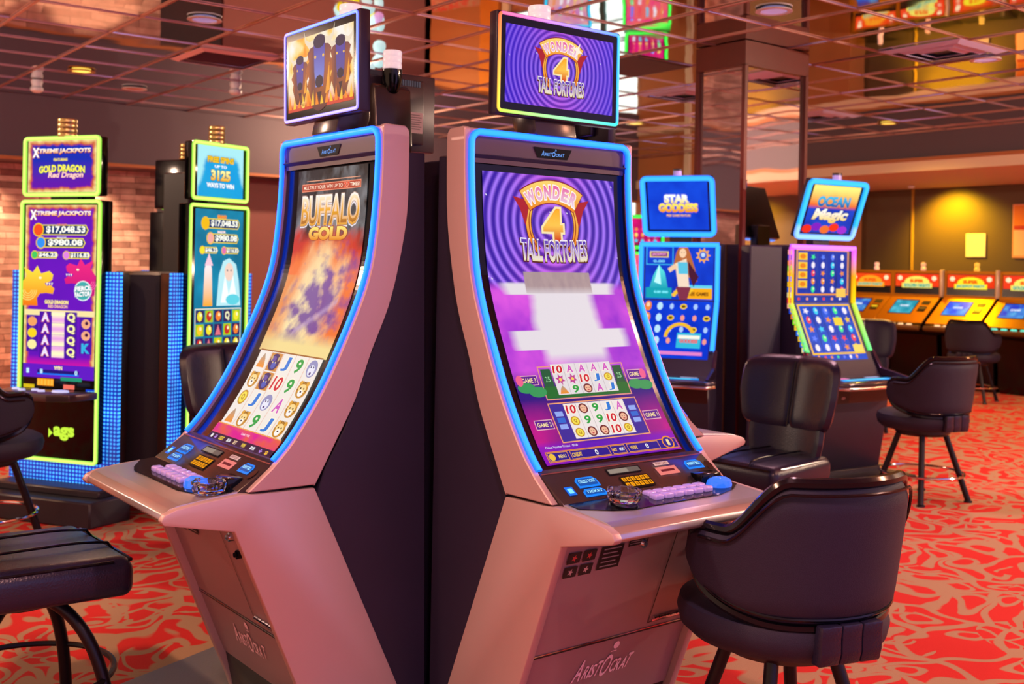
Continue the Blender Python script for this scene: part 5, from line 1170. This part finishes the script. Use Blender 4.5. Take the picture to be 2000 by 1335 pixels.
win = mat('daylight_pane', 'E0F0F0', .3, 0, 'D8F4F0', 1.5, noise=(8, .1)); win.cycles.emission_sampling = 'NONE'
for k in range(4):
    y = 13.1 + k * .88
    slab('window_%d' % (k + 1), (XR - .04, y, .5), (XR, y + .76, 3.3), win)
    bm = BM()
    for z in [.5 + .467 * q for q in range(7)]: box(bm, (XR - .07, y, z - .02), (XR - .03, y + .76, z + .02))
    box(bm, (XR - .08, y + .76, .4), (XR - .02, y + .88, 3.4)); struct(from_bm('trim_%d' % (k + 3), bm, mat('teal_frame', '386060', .4), None, False))
slab('trim_7', (XR - .06, 16.66, 0), (XR, 16.84, HC), mat('cream_trim', 'E8DCC0', .5)); slab('trim_8', (XR - .06, 11.86, 0), (XR, 11.96, HC), mat('cream_trim'))
slab('trim_9', (XR - .10, 16.9, 0), (XR, 17.5, HC), mat('amber_panel', 'D88830', .5)); slab('trim_10', (9.1, 18.5, 0), (9.17, 19.0, HC), mat('amber_panel'))
# right: dropped bulkhead, low rose ceiling, back wall
slab('wall_bulkhead_dark', (XR, -7, 3.10), (13.0, 11.7, HC + .1), dark_wall)
slab('trim_11', (XR - .06, -7, 3.06), (XR, 11.7, 3.105), lit_edge)  # ledge trim, its orange lighting painted in as colour
bm = BM(); prism(bm, [(XR - .04, 3.062), (XR - .04, 2.93), (14.95, 2.88), (14.95, 3.2), (13.1, 3.2)], 'y', -7, 21); struct(from_bm('ceiling_low', bm, pink_wall, None, False))
slab('wall_right', (14.9, -7, 0), (15.1, 21.0, 3.1), olive)
slab('trim_12', (14.87, 9.235, 0), (14.9, 9.265, 2.88), mat('yellow_strip', 'C09830', .5))
slab('trim_13', (14.86, -7, .0), (14.9, 21.0, .12), satin_black)
slab('door_2', (14.86, 1.2, 0), (14.9, 2.1, 2.15), mat('orange_door', 'C04818', .5))
slab('wall_pilaster', (14.5, 10.15, 0), (14.9, 11.6, 2.89), tan)
# pillar clad in mirrors with mahogany edges
bm = BM(); box(bm, (6.78, 5.72, 0), (7.53, 6.18, HC)); o = from_bm('wall_pillar', bm, mirror_m, None, False); struct(o)
bm = BM(); box(bm, (6.75, 5.69, 3.243), (7.56, 6.22, HC)); struct(from_bm('trim_14', bm, wood, None, False))
bm = BM()
for x, y in ((6.768, 5.708), (7.542, 5.708), (6.768, 6.202), (7.542, 6.202)): box(bm, (x - .018, y - .018, 0), (x + .018, y + .018, 3.25))
struct(from_bm('trim_15', bm, wood, None, False))

# ceiling fittings
def round_light(loc, m, label, lit=False):
    t = thing('ceiling_light', label, 'ceiling light', loc, 0, 'round recessed ceiling lights')
    bm = BM(); lathe(bm, [(.075, .0), (.105, -.004), (.108, -.012), (.078, -.014), (.075, .0)], 32); from_bm('rim', bm, white_plastic if not lit else brass, t)
    bm = BM(); lathe(bm, [(0, -.006), (.077, -.006), (.077, -.002), (0, -.002)], 32); o = from_bm('lens', bm, m, t); return t
warm_lens = mat('lens_lit', 'F8E080', .3, 0, 'FFE060', 1.3); lilac_lens = mat('lens_pale', 'C8B8F0', .2, .2, 'C0B0F0', .35); rose_lens = mat('lens_rose', 'D09890', .3)
for loc, m, lb, lit in (((2.62, 6.53), lilac_lens, 'round ceiling light with silvery lens, above and left of the BUFFALO GOLD machine', 0), ((2.60, 9.01), warm_lens, 'round ceiling light glowing yellow near the stone wall', 1),
        ((3.22, 9.59), rose_lens, 'unlit rosy ceiling light beside the yellow one near the stone wall', 0), ((7.23, 3.955), lilac_lens, 'round pale ceiling light beside the square diffuser at upper right', 0),
        ((5.02, 4.03), lilac_lens, 'round lilac ceiling light in front of the mahogany pillar', 0), ((9.64, 6.28), warm_lens, 'round ceiling light glowing yellow beyond the pillar, upper right', 1), ((7.9, 8.1), warm_lens, 'round ceiling light behind the far pod, seen in the pillar mirror', 1)):
    t = round_light((loc[0] * 1.22, loc[1] * 1.22, HC), m, lb, lit); t.scale = (1.2, 1.2, 1)
def diffuser(x, y, label, louvre=False):
    t = thing('ceiling_vent', label, 'vent', (x * 1.22, y * 1.22, HC), 0, 'square air vents in the mirrored ceiling'); t.scale = (1.2, 1.2, 1.2)
    vm = mat('vent_lilac', 'C8CCFF', .35, .1)
    bm = BM()
    for a, b in ((.302, .26),) if louvre else ((.302, .25), (.215, .17), (.135, .10)):
        z = 0
        for k in range(4):
            M = Matrix.Rotation(k * PI / 2, 4, 'Z'); prism(bm, [(-a, -.006), (a, -.006), (b, -.03 if not louvre else -.012), (-b, -.03 if not louvre else -.012)], 'y', 0, 0.001, 0, 1, M) if False else None
            t2 = BM(); vs = [t2.verts.new(v) for v in ((-a, -a, -.004), (a, -a, -.004), (b, -b, -.022), (-b, -b, -.022))]; t2.faces.new(vs); bmesh.ops.transform(t2, matrix=M, verts=t2.verts); join(bm, t2)
    o = from_bm('frame', bm, mat('vent_pink', 'E0A8B0', .5) if louvre else vm, t, False); s = o.modifiers.new('thick', 'SOLIDIFY'); s.thickness = .004
    bm = BM(); box(bm, (-.26, -.26, -.003), (.26, .26, -.001)); from_bm('backing', bm, satin_black, t)
    if louvre:
        for k in range(9): bm = BM(); box(bm, (-.25, -.003, -.010), (.25, .003, .0), 0, 1, Matrix.Translation((0, -.22 + k * .055, 0)) @ Matrix.Rotation(.5, 4, 'X')); from_bm('slat', bm, mat('vent_slat', '6A4650', .5), t)
    return t
diffuser(6.58 + .195, 4.01, 'square metal air diffuser at upper right, beside a round pale light')
diffuser(6.88, 6.46, 'square air diffuser in the ceiling left of the mahogany pillar'); diffuser(8.72, 6.46, 'small looking square air diffuser beyond the pillar')
diffuser(3.24, 7.68, 'pink louvred air vent above the lime framed machines', True)
bm = BM(); box(bm, (6.55, 6.77, HC - .01), (7.27, 7.49, HC - .002), .003, 1); o = from_bm('ceiling_panel', bm, mat('grey_tile', '6A6468', .8, bump=(120, .3))); tag(o, 'grey speckled ceiling panel above and right of the WONDER 4 display', 'ceiling panel')
for (x, y), lb in (((2.45, 9.75), 'white oval smoke detector hanging at the far left of the ceiling'), ((3.75, 8.65), 'white hanging detector just left of the BUFFALO GOLD top display')):
    bm = BM(); lathe(bm, [(0, 0), (.045, 0), (.05, -.02), (.04, -.055), (.055, -.075), (.052, -.095), (.03, -.11), (0, -.112)], 20); o = from_bm('smoke_detector', bm, white_plastic); o.location = (x * 1.22, y * 1.22, HC); o.scale = (1.2, 1.2, 1.2); tag(o, lb, 'detector')
bm = BM(); lathe(bm, [(0, 0), (.05, 0), (.05, -.03), (.03, -.04), (0, -.04)], 20); o = from_bm('wall_lamp_head', bm, white_plastic); o.location = (14.35, 8.95, 2.885); tag(o, 'small round fixture under the rose ceiling beside the yellow glow', 'light fixture')

# glass bubble light behind the near pod
t = thing('bubble_chandelier', 'cluster of milky and yellow glass bubbles hanging behind the near pod', 'chandelier', (5.5, 9.75, 0), 0); t.scale = (1.2, 1.2, 1)
rb = random.Random(11)
bm = BM(); cyl(bm, (0, 0, 3.05), .012, .385, 8); lathe(bm, [(0, 0), (.07, 0), (.06, -.03), (0, -.04)], 16, (0, 0, HC)); from_bm('stem', bm, chrome, t)
bub = mat('bubble_glass', 'D8F4F4', .1, 0, 'B8F0F0', .9); bub2 = mat('bubble_yellow', 'E8E020', .15, 0, 'E0E010', .8); bub3 = mat('bubble_pink', 'E8B8E0', .15, 0, 'E0A0E0', .7)
for k in range(34):
    a = rb.uniform(0, 2 * PI); r = rb.uniform(.03, .24); z = rb.uniform(2.60, 3.30); s = rb.uniform(.035, .07)
    bm = BM(); bmesh.ops.create_uvsphere(bm, u_segments=16, v_segments=10, radius=s, matrix=Matrix.Translation((r * math.cos(a), r * math.sin(a), z)) @ Matrix.Diagonal((1, 1, 1.25, 1))); from_bm('glass_bubble', bm, (bub, bub, bub2, bub3)[k % 4], t)

# papers on the far wall
def notice(y, z, w, h, label, lines, paper='F0DCD8'):
    A = Art(); A.rect(-w / 2, 0, w / 2, h, paper)
    for tx, v, wd in lines: A.text(tx, 0, v, wd, h * .055, '806068', .01)
    o = A.build('notice', lambda u, v, hh: (14.885 - hh, y - u, z + h - v), print_m, None, .0005)
    s = o.modifiers.new('thick', 'SOLIDIFY'); s.thickness = .002; tag(o, label, 'notice', 'paper notices on the far wall'); return o
notice(8.24, 1.86, .30, .34, 'white paper notice above the yellow lamp of the far row', (('PLEASE SEE', .07, .18), ('ATTENDANT', .12, .16), ('for service', .19, .17), ('Thank you', .28, .15)))
A = Art(); A.rect(-.28, 0, .28, .75, 'F0A070'); A.rect(-.26, .02, .26, .30, 'F08818'); A.rect(-.26, .30, .26, .36, 'C83818'); A.rect(-.26, .36, .26, .72, 'F0C8A0'); A.text('WIN', 0, .16, .3, .14, 'F8E8C0', .05)
o = A.build('poster', lambda u, v, hh: (14.885 - hh, 7.42 - u, 2.60 - v), print_m, None, .0005); s = o.modifiers.new('thick', 'SOLIDIFY'); s.thickness = .002; tag(o, 'orange and cream poster cut off at the right edge of the picture', 'poster')
